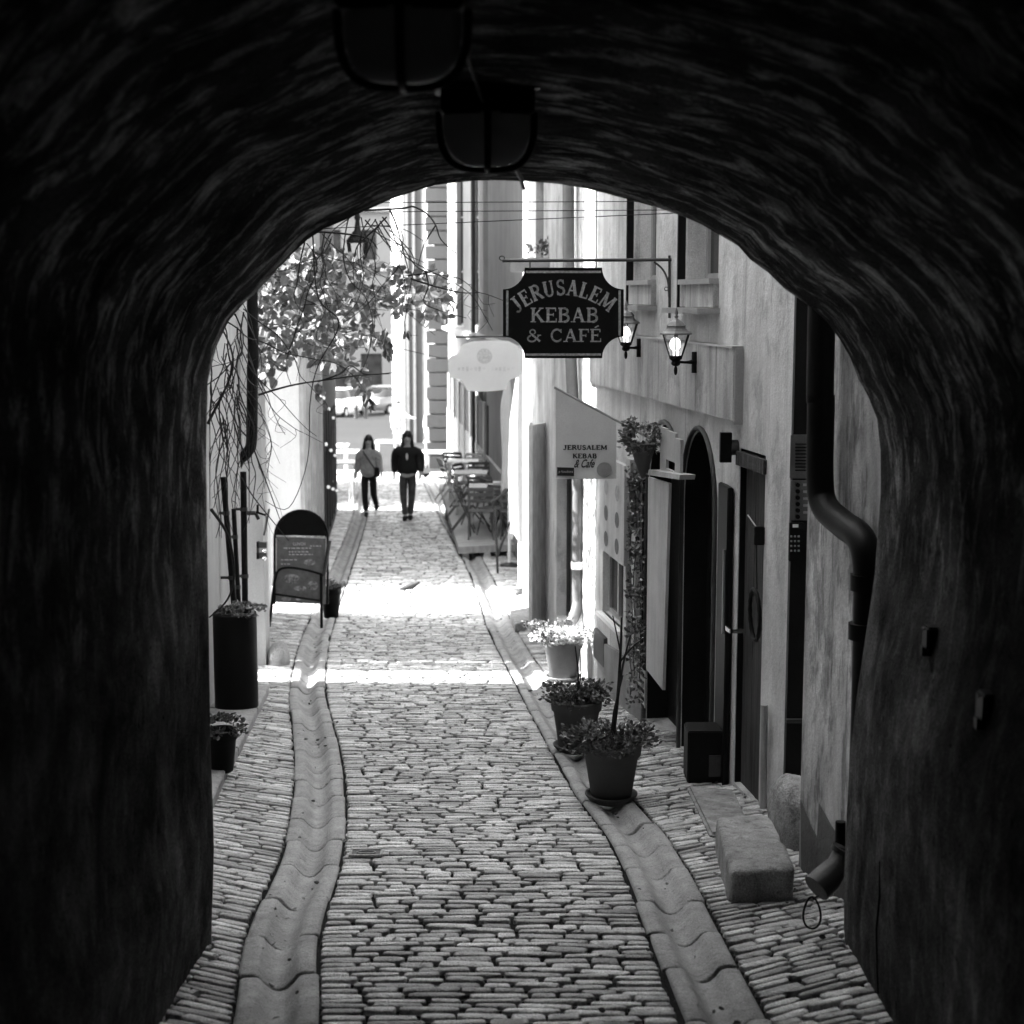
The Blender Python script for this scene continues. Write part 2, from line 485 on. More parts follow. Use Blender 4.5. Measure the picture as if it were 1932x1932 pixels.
def joints():
    mb = MB()
    ys = [3.4+.4*i for i in range(103)]
    for side in range(3):
        vs = []; fs = []
        for y in ys:
            l0, l1 = poly_interp(GL, y)-GW/2+.01, poly_interp(GL, y)+GW/2-.01
            r0, r1 = poly_interp(GR, y)-GW/2+.01, poly_interp(GR, y)+GW/2-.01
            a, b = ((lin(LW, y)-1.2, l0), (l1, r0), (r1, lin(RWL, y)+.5))[side]
            for k in range(5): vs.append((lerp(a, b, k/4), y, gz(y)-.0105))
        for i in range(len(ys)-1):
            for k in range(4): fs.append((i*5+k, i*5+k+1, i*5+k+6, i*5+k+5))
        mb.add(vs, fs)
    return mb.build('joint_sand', M['joint'], fixn=False)
tag(joints(), kind='structure')

def gutter(name, path, y0, y1):
    mb = MB()
    prof = [(-.5, -.06), (-.5, .004), (-.46, .012), (-.32, .013), (-.25, .006), (-.18, -.020), (-.09, -.043), (0, -.050), (.09, -.043), (.18, -.020), (.25, .006), (.32, .013), (.46, .012), (.5, .004), (.5, -.06)]
    y = y0
    while y < y1:
        L_ = rnd(.42, .62); yb = min(y+L_-.012, y1)
        dz = rnd(-.003, .003); dx = rnd(-.008, .008); sk = rnd(-.06, .06); wv = rnd(.97, 1.04)
        ys = [y, y+.012, lerp(y, yb, .35), lerp(y, yb, .7), yb-.012, yb]
        vs = []
        for i, q in enumerate(ys):
            xc = poly_interp(path, q); tx = (poly_interp(path, q+.05)-poly_interp(path, q-.05))/.1
            for (u, z) in prof:
                X = xc+dx+u*GW*wv
                Yy = q-u*GW*tx+u*sk*.3
                e = -.006 if i in (0, 5) else 0
                vs.append((X, Yy, gz(q)+z+dz+e+noise.noise(Vector((X*9, Yy*9, 1)))*.0016))
        n = len(prof); fs = []
        for i in range(5):
            for k in range(n-1): fs.append((i*n+k, i*n+k+1, (i+1)*n+k+1, (i+1)*n+k))
        fs.append(tuple(range(n))); fs.append(tuple(range(5*n, 6*n))[::-1])
        mb.add(vs, fs, True)
        y += L_
    return tag(mb.build(name, M['gutter']), kind='structure')
gutter('gutter_channel_left', GL, 3.6, 43)
gutter('gutter_channel_right', GR, 3.6, 43)

# ------------------------------------------------------------------ tunnel building
YE = 6.1
OUT = [(405, 2100), (402, 1900), (398, 1790), (404, 1600), (400, 1480), (397, 1400), (394, 1200), (391, 1000), (389, 850), (392, 720), (408, 655), (432, 605), (460, 572), (490, 545), (520, 512), (550, 480), (580, 452), (610, 432), (650, 415), (690, 397), (740, 375), (780, 362), (820, 350), (860, 345), (900, 341), (950, 341), (1000, 343), (1050, 347), (1100, 355), (1145, 366), (1190, 378), (1240, 392), (1290, 409), (1325, 425), (1360, 445), (1392, 464), (1415, 490), (1450, 515), (1480, 545), (1520, 572), (1560, 606), (1585, 640), (1605, 675), (1620, 715), (1640, 752), (1655, 790), (1661, 850), (1661, 930), (1656, 1000), (1650, 1080), (1640, 1150), (1628, 1230), (1616, 1310), (1606, 1400), (1600, 1480), (1596, 1560), (1593, 1640), (1592, 1750), (1597, 1830), (1602, 1950), (1606, 2100)]
prof = [P(a, b, YE) for a, b in OUT]
# resample
def resample(pts, step):
    out = [pts[0]]
    for a, b in zip(pts, pts[1:]):
        L_ = (b-a).length; k = max(1, int(L_/step))
        for i in range(1, k+1): out.append(a.lerp(b, i/k))
    return out
prof = resample(prof, .05)
tb = thing('passage_building', (0, 3, gz(3)), 'dark vaulted passage under a house, streaky rough plaster, arch framing the lane', 'archway')
def tunnel():
    ys = []
    y = YE
    while y > -6:
        ys.append(y); y -= .06 if y > 2 else .5
    vs = []; fs = []; uvs = []
    n = len(prof); arc = [0]
    for a, b in zip(prof, prof[1:]): arc.append(arc[-1]+(b-a).length)
    for y in ys:
        dz = gz(y)-gz(YE)
        for i, p in enumerate(prof):
            t = i/(n-1)
            q = Vector((p.x, y, p.z+dz*.95))
            if p.x > 1.0 and p.z < -.4:   # inner right wall runs slightly inwards
                q.x -= (YE-y)*.03*min(1, (-.4-p.z))
            c = Vector((0.1, y, -1.0+dz)); d = (q-c); d.y = 0; d.normalize()
            k = min(1, (YE-y)/.3)
            am = .024*noise.noise(Vector((q.x*1.7, y*1.3, q.z*1.7)))+.007*noise.noise(Vector((arc[i]*4, y*4, 5)))+.003*noise.noise(Vector((arc[i]*11, y*11, 2)))
            q += d*(am*(.15+.85*k))
            vs.append(q); uvs.append((arc[i], y))
    for j in range(len(ys)-1):
        for i in range(n-1):
            fs.append((j*n+i, j*n+i+1, (j+1)*n+i+1, (j+1)*n+i))
    # rounded arris and exterior face towards the lane
    base = len(vs)
    H = 6.5
    for k, (off, dy) in enumerate(((.012, .02), (.045, .035))):
        for i in range(n):
            c = Vector((0.1, YE, -1.0)); d = (vs[i]-c); d.y = 0; d.normalize()
            vs.append(vs[i]+d*off+Vector((0, dy, 0))); uvs.append((arc[i], YE+dy))
    for i in range(n):
        p = vs[i]; c = Vector((0.1, 0, -1.0)); d = Vector((p.x-c.x, 0, p.z-c.z))
        s_ = min(5.0/abs(d.x) if d.x else 99, (H+1.0)/d.z if d.z > 0 else 99, 4.5/(-d.z) if d.z < 0 else 99)
        vs.append(Vector((c.x+d.x*s_, YE+.035, c.z+d.z*s_))); uvs.append((arc[i], YE+2))
    rows = [0, base, base+n, base+2*n]
    for a, b in zip(rows, rows[1:]):
        for i in range(n-1): fs.append((a+i, b+i, b+i+1, a+i+1))
    me = bpy.data.meshes.new('vault'); me.from_pydata([tuple(v) for v in vs], [], fs)
    uvl = me.uv_layers.new(name='UVMap')
    for lp in me.loops: uvl.data[lp.index].uv = uvs[lp.vertex_index]
    for p in me.polygons: p.use_smooth = True
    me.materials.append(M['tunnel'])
    o = bpy.data.objects.new('vault', me); col.objects.link(o)
    o.parent = tb; o.matrix_parent_inverse = world_of(tb).inverted()
    # mass of the house over and around the passage
    b = MB()
    b.box((0, 0, 4.4), (10.4, 12.3, 5.6)); b.box((-3.3, 0, -1.6), (3.6, 12.3, 7)); b.box((3.5, 0, -1.6), (3.6, 12.3, 7))
    b.build('wall', M['plasterC'], tb)
    b = MB(); b.box((0, -5.9, -1), (6, .2, 8)); b.build('back_light_block', M['darkpaint'], tb)  # unseen panel added to close off the passage and keep it dark
tunnel()
def tunnel_x0(y, zrel):
    z = gz(YE)+zrel; best = 1.3
    for a, b in zip(prof, prof[1:]):
        if (a.z-z)*(b.z-z) <= 0 and a.x > 0: best = a.x+(b.x-a.x)*((z-a.z)/(b.z-a.z) if b.z != a.z else 0)
    return best-(YE-y)*.03*min(1, (-.4-z))
# chipped plaster at the foot of the left wall and a crack on the right wall, drawn as a thin tube
mb = MB()
cr = [P(1650, 1600, 6.0), P(1655, 1660, 5.9), P(1648, 1720, 5.85), P(1652, 1800, 5.75), P(1646, 1880, 5.6)]
mb.tube([Vector((tunnel_x0(y_, h_)-.003, y_, gz(y_)+h_)) for y_, h_ in ((5.42, .52), (5.40, .40), (5.44, .26), (5.41, .03))], .006, 6)
tag(mb.build('wall_crack', M['blackmetal']), 'thin black crack running down the foot of the dark right passage wall', 'conduit')

def tunnel_x(y, zrel, side):      # inner surface x at height zrel above ground
    z = gz(YE)+zrel
    best = None
    for a, b in zip(prof, prof[1:]):
        if (a.z-z)*(b.z-z) <= 0 and (a.x > 0) == (side > 0):
            t = (z-a.z)/(b.z-a.z) if b.z != a.z else 0
            best = a.x+(b.x-a.x)*t
    if side > 0 and z < -.4: best -= (YE-y)*.03*min(1, (-.4-z))
    return best
# small wall boxes on the right passage wall
def wallbox(px0, py0, px1, py1, label):
    # find depth on right wall surface
    lo, hi = 2.5, 6.0
    pxm, pym = (px0+px1)/2, (py0+py1)/2
    for _ in range(40):
        m = (lo+hi)/2; q = P(pxm, pym, m)
        if q.x < tunnel_x(m, q.z-gz(m)*.95-gz(YE)*.05, 1): lo = m
        else: hi = m
    q = P(pxm, pym, lo); s_ = lo/FPX
    w_, h_ = (px1-px0)*s_, (py1-py0)*s_
    t = thing('junction_box', q, label, 'junction box', 'small boxes on the passage wall')
    b = MB(); b.box(q+Vector((.0, 0, 0)), (.05, w_*1.5, h_)); b.build('housing', M['blackmetal'], t, bevel=.006)
    b = MB(); b.box(q+Vector((-.032, -.01, h_*.42)), (.006, w_*.5, .006)); b.build('clip', M['iron'], t)
    b = MB(); b.box(q+Vector((-.02, 0, -h_*.56)), (.03, .03, .03)); b.build('gland', M['blackmetal'], t)
wallbox(1745, 1180, 1772, 1226, 'small dark box on the right passage wall, the higher one nearer the arch edge')
wallbox(1846, 1304, 1882, 1362, 'small dark box on the right passage wall, the lower one nearer the picture edge')
# passage lanterns
def lantern(cx, Yc, zb, label, rot):
    t = thing('passage_lantern', (cx, Yc, zb+.26), label, 'lantern', 'lanterns under the vault')
    W = .135
    b = MB()
    b.box((cx, Yc, zb+.235), (.30, .22, .03), rot); b.box((cx, Yc, zb+.19), (.26, .18, .07), rot)
    b.build('housing', M['blackmetal'], t, bevel=.006)
    b = MB()
    for a, ww in ((rot, W), (rot+math.pi/2, .10)):
        pts = []
        for k in range(25):
            u = -1+2*k/24
            ang = math.pi*k/24
            x = -math.copysign(abs(math.cos(ang))**.62, math.cos(ang))*ww; z = -abs(math.sin(ang))**.62*.16
            pts.append((cx+x*math.cos(a), Yc+x*math.sin(a), zb+.165+z))
        b.tube(pts, .0095, 8)
    b.build('cage', M['blackmetal'], t)
    b = MB()
    pr = [(W*.92*math.cos(k*math.pi/20)**.62 if k < 10 else .002, -.15*math.sin(k*math.pi/20)**.7) for k in range(11)]
    b.lathe([(r_, z) for r_, z in pr], (cx, Yc, zb+.165), 20, sy=.7, rz=0)
    b.build('globe', M['darkglass2'], t)
M['darkglass2'] = mat('smoked lamp bowl', .22, rough=.25, var=.2, grain=0, spec=.35)
_m = M['darkglass2']; _t = _m.node_tree; _b = _t.nodes['Principled BSDF']
_tr = _t.nodes.new('ShaderNodeBsdfTranslucent'); _tr.inputs[0].default_value = (.55, .55, .55, 1)
_mx = _t.nodes.new('ShaderNodeMixShader'); _mx.inputs[0].default_value = .6
_o = [q for q in _t.nodes if q.type == 'OUTPUT_MATERIAL'][0]
_t.links.new(_b.outputs[0], _mx.inputs[1]); _t.links.new(_tr.outputs[0], _mx.inputs[2]); _t.links.new(_mx.outputs[0], _o.inputs[0])
lantern((920-966)/FPX*4.6/.99, 4.6, P(920, 325, 4.6).z+.0, 'dark bowl lantern under the vault crown nearer the far arch edge', .05)
lantern((768-966)/FPX*3.4/.99, 3.4, P(770, 172, 3.4).z+.0, 'blurred dark bowl lantern under the vault, nearest the camera at the top', 0)
b = MB()
b.tube([P(868, 60, 3.7), P(882, 105, 3.9), P(893, 140, 4.1), P(905, 175, 4.35), P(912, 190, 4.45)], .006, 8)
b.tube([P(972, 318, 4.75), P(982, 335, 5.0), P(988, 356, 5.15)], .007, 8)
tag(b.build('lantern_cable', M['blackmetal']), 'short black cable looping between the two lanterns on the vault', 'cable')

# ------------------------------------------------------------------ walls
class Wall:
    def __init__(s, A, B, side):
        s.A = Vector((A[0], A[1], 0)); s.B = Vector((B[0], B[1], 0))
        s.d = (s.B-s.A).normalized(); s.L = (s.B-s.A).length
        s.n = Vector((-s.d.y, s.d.x, 0)) if side > 0 else Vector((s.d.y, -s.d.x, 0))
        s.rz = math.atan2(s.d.y, s.d.x)
    def at(s, u, z, o=0): return s.A+s.d*u+s.n*o+Vector((0, 0, z))
    def hit(s, px, py, o=0):
        a, b = ray(px, py); r = Vector((a, 1, b))
        k = (s.A+s.n*o).dot(s.n)/r.dot(s.n)
        return r*k
    def sz(s, px, py, o=0):
        h = s.hit(px, py, o)
        return (h-s.A).dot(s.d), h.z
    def gz(s, u): return gz((s.A+s.d*u).y)
def wbox(mb, W, s0, s1, z0, z1, o0, o1):
    c = []
    for z in (z0, z1):
        for s_, o in ((s0, o0), (s1, o0), (s1, o1), (s0, o1)): c.append(W.at(s_, z, o))
    return mb.hexa(c)
def building(W, zt, openings, depth, back, matl, name, label, ends=True, zb=-12):
    t = thing(name, W.at(W.L/2, gz(W.at(W.L/2, 0).y)), label, 'building')
    mb = MB()
    ss = {0.0, W.L}; zs = {zb, zt}
    for o in openings:
        ss |= {o[0], o[1]}; zs |= {o[2], o[3]}
    ss = sorted(ss); zs = sorted(zs)
    for a, b in zip(ss, ss[1:]):
        for c, d in zip(zs, zs[1:]):
            m_, k_ = (a+b)/2, (c+d)/2
            if any(o[0] < m_ < o[1] and o[2] < k_ < o[3] for o in openings): continue
            mb.add([W.at(a, c), W.at(b, c), W.at(b, d), W.at(a, d)], [(0, 1, 2, 3)])
    for o in openings:
        s0, s1, z0, z1 = o[:4]; ar = o[4] if len(o) > 4 else 0
        pts = [(s0, z0), (s0, z1-ar)]
        if ar:
            N_ = 14; c = (s0+s1)/2; h = (s1-s0)/2; arc = []
            for k in range(1, N_):
                a = math.pi*(1-k/N_); arc.append((c+h*math.cos(a), z1-ar+ar*math.sin(a)))
            full = [(s0, z1-ar)]+arc+[(s1, z1-ar)]
            half = N_//2
            L_ = full[:half+1]; Rr = full[half:]
            for seg, corner in ((L_, (s0, z1)), (Rr, (s1, z1))):
                for p, q in zip(seg, seg[1:]):
                    mb.add([W.at(*corner), W.at(*p), W.at(*q)], [(0, 1, 2)])
            pts += arc
        pts += [(s1, z1-ar), (s1, z0)]
        for p, q in zip(pts, pts[1:]+pts[:1]):
            mb.add([W.at(*p), W.at(*q), W.at(q[0], q[1], -depth), W.at(p[0], p[1], -depth)], [(0, 1, 2, 3)])
    # returns and body
    for u in (0, W.L):
        mb.add([W.at(u, zb), W.at(u, zt), W.at(u, zt, -back), W.at(u, zb, -back)], [(0, 1, 2, 3)])
    mb.build('wall', matl, t, fixn=False)
    b = MB(); wbox(b, W, .03, W.L-.03, zb, zt-.05, -back+.02, -depth-.02 if openings else -.05)
    b.build('core', M['interior'], t)
    b = MB(); wbox(b, W, -.05, W.L+.05, zt, zt+.2, -back-.1, .3); b.build('roof', M['roof'], t)
    return t
def window(W, t, s0, s1, z0, z1, rec, fm, mull=1, bars=0, pane='glass', name='window', fw=.045):
    mb = MB(); o0, o1 = -rec-.04, -rec
    wbox(mb, W, s0, s0+fw, z0, z1, o0, o1); wbox(mb, W, s1-fw, s1, z0, z1, o0, o1)
    wbox(mb, W, s0+fw, s1-fw, z0, z0+fw, o0, o1-.002); wbox(mb, W, s0+fw, s1-fw, z1-fw, z1, o0, o1-.002)
    for k in range(mull):
        c = lerp(s0, s1, (k+1)/(mull+1)); wbox(mb, W, c-fw*.6, c+fw*.6, z0+fw, z1-fw, o0+.004, o1+.006)
    for k in range(bars):
        c = lerp(z0, z1, (k+1)/(bars+1)); wbox(mb, W, s0+fw, s1-fw, c-.015, c+.015, o0+.006, o1-.006)
    f = mb.build(name, fm, t)
    mb = MB(); wbox(mb, W, s0+fw*.5, s1-fw*.5, z0+fw*.5, z1-fw*.5, o0+.012, o0+.02)
    mb.build('pane', M[pane], f)
    return f

# A: plaster wall beside the arch
WA = Wall((1.545, 6.14), (1.36, 7.25), 1)
building(WA, 5, [], .2, 2.5, M['plasterA'], 'plaster_house', 'narrow house wall of peeling streaked plaster right behind the arch edge')
tA = [q for q in bpy.data.objects if q.name == 'plaster_house'][0]
mb = MB()
pl = []
zz0 = gz(7)-.2
u1, _ = WA.sz(1530, 1500)
def hp(px, py): u, z = WA.sz(px, py, .006); return WA.at(u, z, .006)
pl = [hp(1512, 1740), hp(1510, 1508), hp(1530, 1560), hp(1541, 1580), hp(1545, 1516), hp(1566, 1555), hp(1590, 1590), hp(1640, 1600), hp(1640, 1900)]
mb.slab(pl, -WA.n*.004)
pn = mb.build('plinth_patch', M['plinth'], tA); 
# B: dark painted jamb facing the camera
WB = Wall((1.40, 8.1), (2.1, 8.1), -1)
# C: the café house
WC = Wall((1.445, 8.12), (.655, 13.45), 1)
def osz(px0, px1, pytop, pybot, pyat=None, pxat=None):
    """opening on C from pixel columns; z taken at column middle"""
    s0 = WC.sz(px1, (pytop+pybot)/2)[0]; s1 = WC.sz(px0, (pytop+pybot)/2)[0]
    pm = pxat or (px0+px1)/2
    return s0, s1, WC.sz(pm, pybot)[1], WC.sz(pm, pytop)[1]
openC = []
a2 = osz(1288, 1348, 812, 1440); a2 = (a2[0], a2[1], gz(9.9)-.02, a2[3], (a2[1]-a2[0])*.62); openC.append(a2)
a3 = osz(1222, 1286, 800, 1380); a3 = (a3[0], a3[1], gz(10.9)+.0, a3[3], (a3[1]-a3[0])*.55); openC.append(a3)
a4 = osz(1181, 1219, 880, 1330); a4 = (a4[0], a4[1], a4[2], a4[3], 0); openC.append(a4)
d1 = osz(1390, 1438, 850, 1520); d1 = (d1[0], d1[1], gz(8.7)+.0, d1[3], 0); openC.append(d1)
w1 = osz(1198, 1238, 380, 532); w1 = (w1[0], w1[1], w1[2], 2.2, 0); openC.append(w1)
w2 = osz(1297, 1356, 430, 530); w2 = (w2[0], w2[1], w2[2], 2.2, 0); openC.append(w2)
w3 = osz(1137, 1176, 1050, 1172); openC.append(w3+(0,))
tC = building(WC, 6, openC, .22, 4.5, M['plasterC'], 'cafe_house', 'grey plastered cafe house on the right with arched black doors and wall lamps')
# body return facing the camera painted dark
mb = MB(); mb.box((1.78, 8.09, -1.2), (.70, .06, 9)); mb.build('dark_jamb', M['darkpaint'], tC)
mb = MB(); mb.box((1.78, 8.05, P(1490, 1355, 8.1).z), (.71, .03, .02)); mb.build('jamb_rail', M['iron'], tC)
# upper windows with sills and aprons
for (s0, s1, z0, z1, _), nm in ((w1, 'a'), (w2, 'b')):
    f = window(WC, tC, s0, s1, z0, z1, .12, M['zinc'], mull=1, bars=1, pane='darkglass', fw=.05)
    mb = MB(); wbox(mb, WC, s0-.02, s1+.05, z0-.16, z0-.02, 0, .035); mb.build('apron', M['band'], f)
    mb = MB(); wbox(mb, WC, s0-.05, s1+.1, z0-.20, z0-.165, 0, .14); wbox(mb, WC, s0-.01, s1+.01, z0-.02, z0+.012, -.1, .06); mb.build('sill', M['zinc'], f)
    mb = MB()
    wbox(mb, WC, s1+.045, s1+.07, z0-.19, z1, 0, .05); mb.build('shutter_rail', M['blackmetal'], f)
# lower window
f = window(WC, tC, w3[0], w3[1], w3[2], w3[3], .05, M['zinc'], mull=1, bars=0, pane='darkglass', fw=.035)
mb = MB(); wbox(mb, WC, w3[0]-.03, w3[1]+.03, w3[2]-.03, w3[2], -.02, .05); mb.build('sill', M['white'], f)
# shop window with shelves
f = window(WC, tC, a4[0], a4[1], a4[2], a4[3], .12, M['blackmetal'], mull=0, bars=3, pane='darkglass', name='window', fw=.04)
# arched doors
def dark_reveal(o, par):  # near-black sheet added over the plaster reveals to darken the openings
    s0, s1, z0, z1, ar = o
    pts = [(s0+.006, z0), (s0+.006, z1-ar)]
    if ar:
        c = (s0+s1)/2; h = (s1-s0)/2-.006
        pts += [(c+h*math.cos(math.pi*(1-k/16)), z1-ar+(ar-.006)*math.sin(math.pi*(1-k/16))) for k in range(1, 16)]
        pts += [(s1-.006, z1-ar), (s1-.006, z0)]
    else: pts = [(s0+.006, z0), (s0+.006, z1-.006), (s1-.006, z1-.006), (s1-.006, z0)]
    mb = MB()
    for p, q in zip(pts, pts[1:]): mb.add([WC.at(p[0], p[1], -.004), WC.at(q[0], q[1], -.004), WC.at(q[0], q[1], -.2), WC.at(p[0], p[1], -.2)], [(0, 1, 2, 3)])
    return mb.build('dark_reveal', M['darkpaint'], par, fixn=False)
def arched_door(o, leafm, lbl):
    s0, s1, z0, z1, ar = o
    mb = MB(); c = (s0+s1)/2; h = (s1-s0)/2
    poly = [WC.at(s0, z0, -.16), WC.at(s0, z1-ar, -.16)]
    for k in range(1, 14):
        a = math.pi*(1-k/14); poly.append(WC.at(c+h*math.cos(a), z1-ar+ar*math.sin(a), -.16))
    poly += [WC.at(s1, z1-ar, -.16), WC.at(s1, z0, -.16)]
    mb.slab(poly, -WC.n*.04)
    d = mb.build('door', leafm, tC)
    # trim round the arch
    mb = MB(); pts = [WC.at(s0-.02, z0, .01), WC.at(s0-.02, z1-ar, .01)]
    for k in range(1, 16):
        a = math.pi*(1-k/16); pts.append(WC.at(c+(h+.02)*math.cos(a), z1-ar+(ar+.02)*math.sin(a), .01))
    pts += [WC.at(s1+.02, z1-ar, .01), WC.at(s1+.02, z0, .01)]
    mb.tube(pts, .016, 8); mb.build('arch_trim', M['iron'], d)
    mb = MB(); wbox(mb, WC, s0+.05, s0+.10, z0+1.0, z0+1.03, -.16, -.08); wbox(mb, WC, s0+.05, s0+.07, z0+.98, z0+1.14, -.10, -.085)
    mb.build('handle', M['chrome'], d)
    return d
dA = arched_door(a2, M['darkpaint'], ''); dark_reveal(a2, dA)
mb = MB(); wbox(mb, WC, a2[0]+.1, a2[1]-.12, a2[2]+.9, a2[3]-.30, -.155, -.15); mb.build('pane', M['darkglass'], dA)
dB = arched_door(a3, M['darkpaint'], ''); dark_reveal(a3, dB)
# folded back door leaf of door A, standing out from the wall
hz = gz(9.55)
mb = MB()
W2 = Wall((WC.hit(1354, 1300).x, WC.hit(1354, 1300).y), (WC.hit(1354, 1300).x+.015, WC.hit(1354, 1300).y-.28), -1)
mb.box(W2.at(.15, hz+.92), (.30, .035, 1.80), W2.rz); lf = mb.build('door_leaf', M['blackmetal'], tC, bevel=.006)
mb = MB(); mb.box(W2.at(.15, hz+.20, .021), (.20, .006, .16), W2.rz); mb.build('kick_plate', M['steel'], lf)
mb = MB(); mb.box(W2.at(.26, hz+1.2, .025), (.012, .012, .5), W2.rz); mb.build('bolt', M['steel'], lf)
cq = P(1333, 1478, 9.15); gq = gz(9.15)
tbx = thing('black_box', (cq.x, 9.25, gq), 'black metal box with a dull pane standing in front of the arched black door', 'box')
mb = MB(); mb.box((cq.x, 9.28, gq+.16), (.225, .22, .32)); bx = mb.build('casing', M['blackmetal'], tbx, bevel=.008)
mb = MB(); mb.box((cq.x+.05, 9.166, gq+.11), (.07, .006, .13)); mb.build('pane', M['iron'], bx)
# plank door
s0, s1, z0, z1, _ = d1
mb = MB(); k = 5
for i in range(k):
    a = lerp(s0, s1, i/k); b_ = lerp(s0, s1, (i+1)/k)
    wbox(mb, WC, a+.004, b_-.004, z0, z1-.1, -.06-rnd(0, .012), -.03-rnd(0, .01))
pd = mb.build('plank_door', M['wood'], tC); dark_reveal(d1, pd)
mb = MB(); wbox(mb, WC, s0-.02, s1+.02, z1-.1, z1-.02, -.05, .02); mb.build('lintel', M['wood'], pd)
mb = MB(); h_ = WC.hit(1395, 1190); hu = (h_-WC.A).dot(WC.d)
wbox(mb, WC, s1-.07, s1-.045, h_.z-.012, h_.z+.012, -.03, .06); wbox(mb, WC, s1-.07, s1+.03, h_.z-.012, h_.z+.012, .045, .06); 
mb.build('handle', M['chrome'], pd)
# raised sign band
u1, zt_ = WC.sz(1386, 657, .05); _, zb_ = WC.sz(1386, 795, .05)
mb = MB(); wbox(mb, WC, u1, WC.L-.05, zb_, zt_, -.01, .055); mb.build('sign_band', M['band'], tC)
mb = MB(); wbox(mb, WC, u1-.005, WC.L-.045, zt_, zt_+.012, 0, .065); wbox(mb, WC, u1-.02, u1, zb_-.02, zt_, 0, .05)
mb.build('band_edging', M['zinc'], tC)
# plinth of C
mb = MB(); n_ = 10
zp = [gz(8.2+i*(5.2/n_)) for i in range(n_+1)]
def seg(a, b):
    if b-a < .02: return
    ya = WC.at(a, 0).y; yb = WC.at(b, 0).y
    c = [WC.at(a, gz(ya)-.3, 0.0), WC.at(b, gz(yb)-.3, 0.0), WC.at(b, gz(yb)-.3, .03), WC.at(a, gz(ya)-.3, .03),
         WC.at(a, gz(ya)+.42, 0.0), WC.at(b, gz(yb)+.42, 0.0), WC.at(b, gz(yb)+.42, .03), WC.at(a, gz(ya)+.42, .03)]
    mb.hexa(c)
cuts = sorted([(o[0]-.04, o[1]+.04) for o in (a2, a3, a4)])
cur = a3[1]+.04
seg(a2[1]+.04, a3[0]-.04); seg(a3[1]+.04, WC.L-.55)
mb.build('plinth', mat('grey plinth', .24, var=.3, bump=.5), tC)
# cellar hatch
s_, z_ = WC.sz(1130, 1222, .03)
mb = MB(); wbox(mb, WC, s_-.2, s_+.22, z_-.12, z_+.12, .0, .034); mb.build('cellar_hatch', M['iron'], tC)
# thresholds, blocks
def gblock(poly, h, name, mt, label, cat, z=None, jitter=.006, bev=.015):
    """poly: ground pixels (front ones first) -> stone of height h"""
    pts = [G(*p) for p in poly]
    zz = min(p.z for p in pts)
    mb = MB()
    lo = [Vector((p.x, p.y, p.z-.12)) for p in pts]; hi_ = [Vector((p.x, p.y, p.z+h)) for p in pts]
    n = len(pts)
    mb.add(lo+hi_, [tuple(range(n))[::-1], tuple(range(n, 2*n))]+[(i, (i+1) % n, n+(i+1) % n, n+i) for i in range(n)])
    return tag(mb.build(name, mt, bevel=bev), label, cat)
gblock([(1340, 1585), (1415, 1570), (1385, 1500), (1296, 1492)], .035, 'threshold_slab', M['granite'], 'flat granite slab let into the setts before the black arched door', 'stone slab')
def boulder(name, c, sx, sy, sz_, rot, label, mt, seed=0, cat='stone', sq=3.2):
    mb = MB(); vs = []; fs = []; n, m = 28, 18
    for i in range(m+1):
        a = math.pi*i/m
        for k in range(n):
            t = 2*math.pi*k/n
            d = Vector((math.sin(a)*math.cos(t), math.sin(a)*math.sin(t), math.cos(a)))
            r_ = (abs(d.x)**sq+abs(d.y)**sq+abs(d.z)**sq)**(-1/sq)
            d *= r_*(1+.05*noise.noise(d*2+Vector((seed, 0, 0)))+.015*noise.noise(d*8))
            x, y, z = d.x*sx, d.y*sy, d.z*sz_
            vs.append((c[0]+x*math.cos(rot)-y*math.sin(rot), c[1]+x*math.sin(rot)+y*math.cos(rot), c[2]+z))
    for i in range(m):
        for k in range(n): fs.append((i*n+k, (i+1)*n+k, (i+1)*n+(k+1) % n, i*n+(k+1) % n))
    mb.add(vs, fs, True)
    return tag(mb.build(name, mt), label, cat)
# the big loose block: corners from its top face in the photo
bl = [G(1372, 1690), G(1505, 1650), G(1430, 1545), G(1350, 1560)]
cb = sum(bl, Vector())/4
mb = MB()
topz = P(1410, 1600, 7.35).z
c4 = [P(1383, 1645, 6.95), P(1500, 1632, 6.98), P(1448, 1532, 8.0), P(1352, 1540, 7.95)]
tz = gz(7.4)+.20
base = []
top = []
for px, py, Yy in ((1376, 1640, 6.95), (1502, 1634, 7.0), (1450, 1533, 7.9), (1350, 1538, 7.85)):
    q = P(px, py, Yy); a, b_ = ray(px, py)
    # choose depth so that it sits 0.17 m above ground
    lo, hi = 5., 9.
    for _ in range(40):
        m_ = (lo+hi)/2
        if b_*m_ > gz(m_)+.16: lo = m_
        else: hi = m_
    top.append(Vector((a*lo, lo, gz(lo)+.16)))
for q in top: base.append(Vector((q.x+(q.x-cb.x)*.03, q.y+.0, gz(q.y)-.05)))
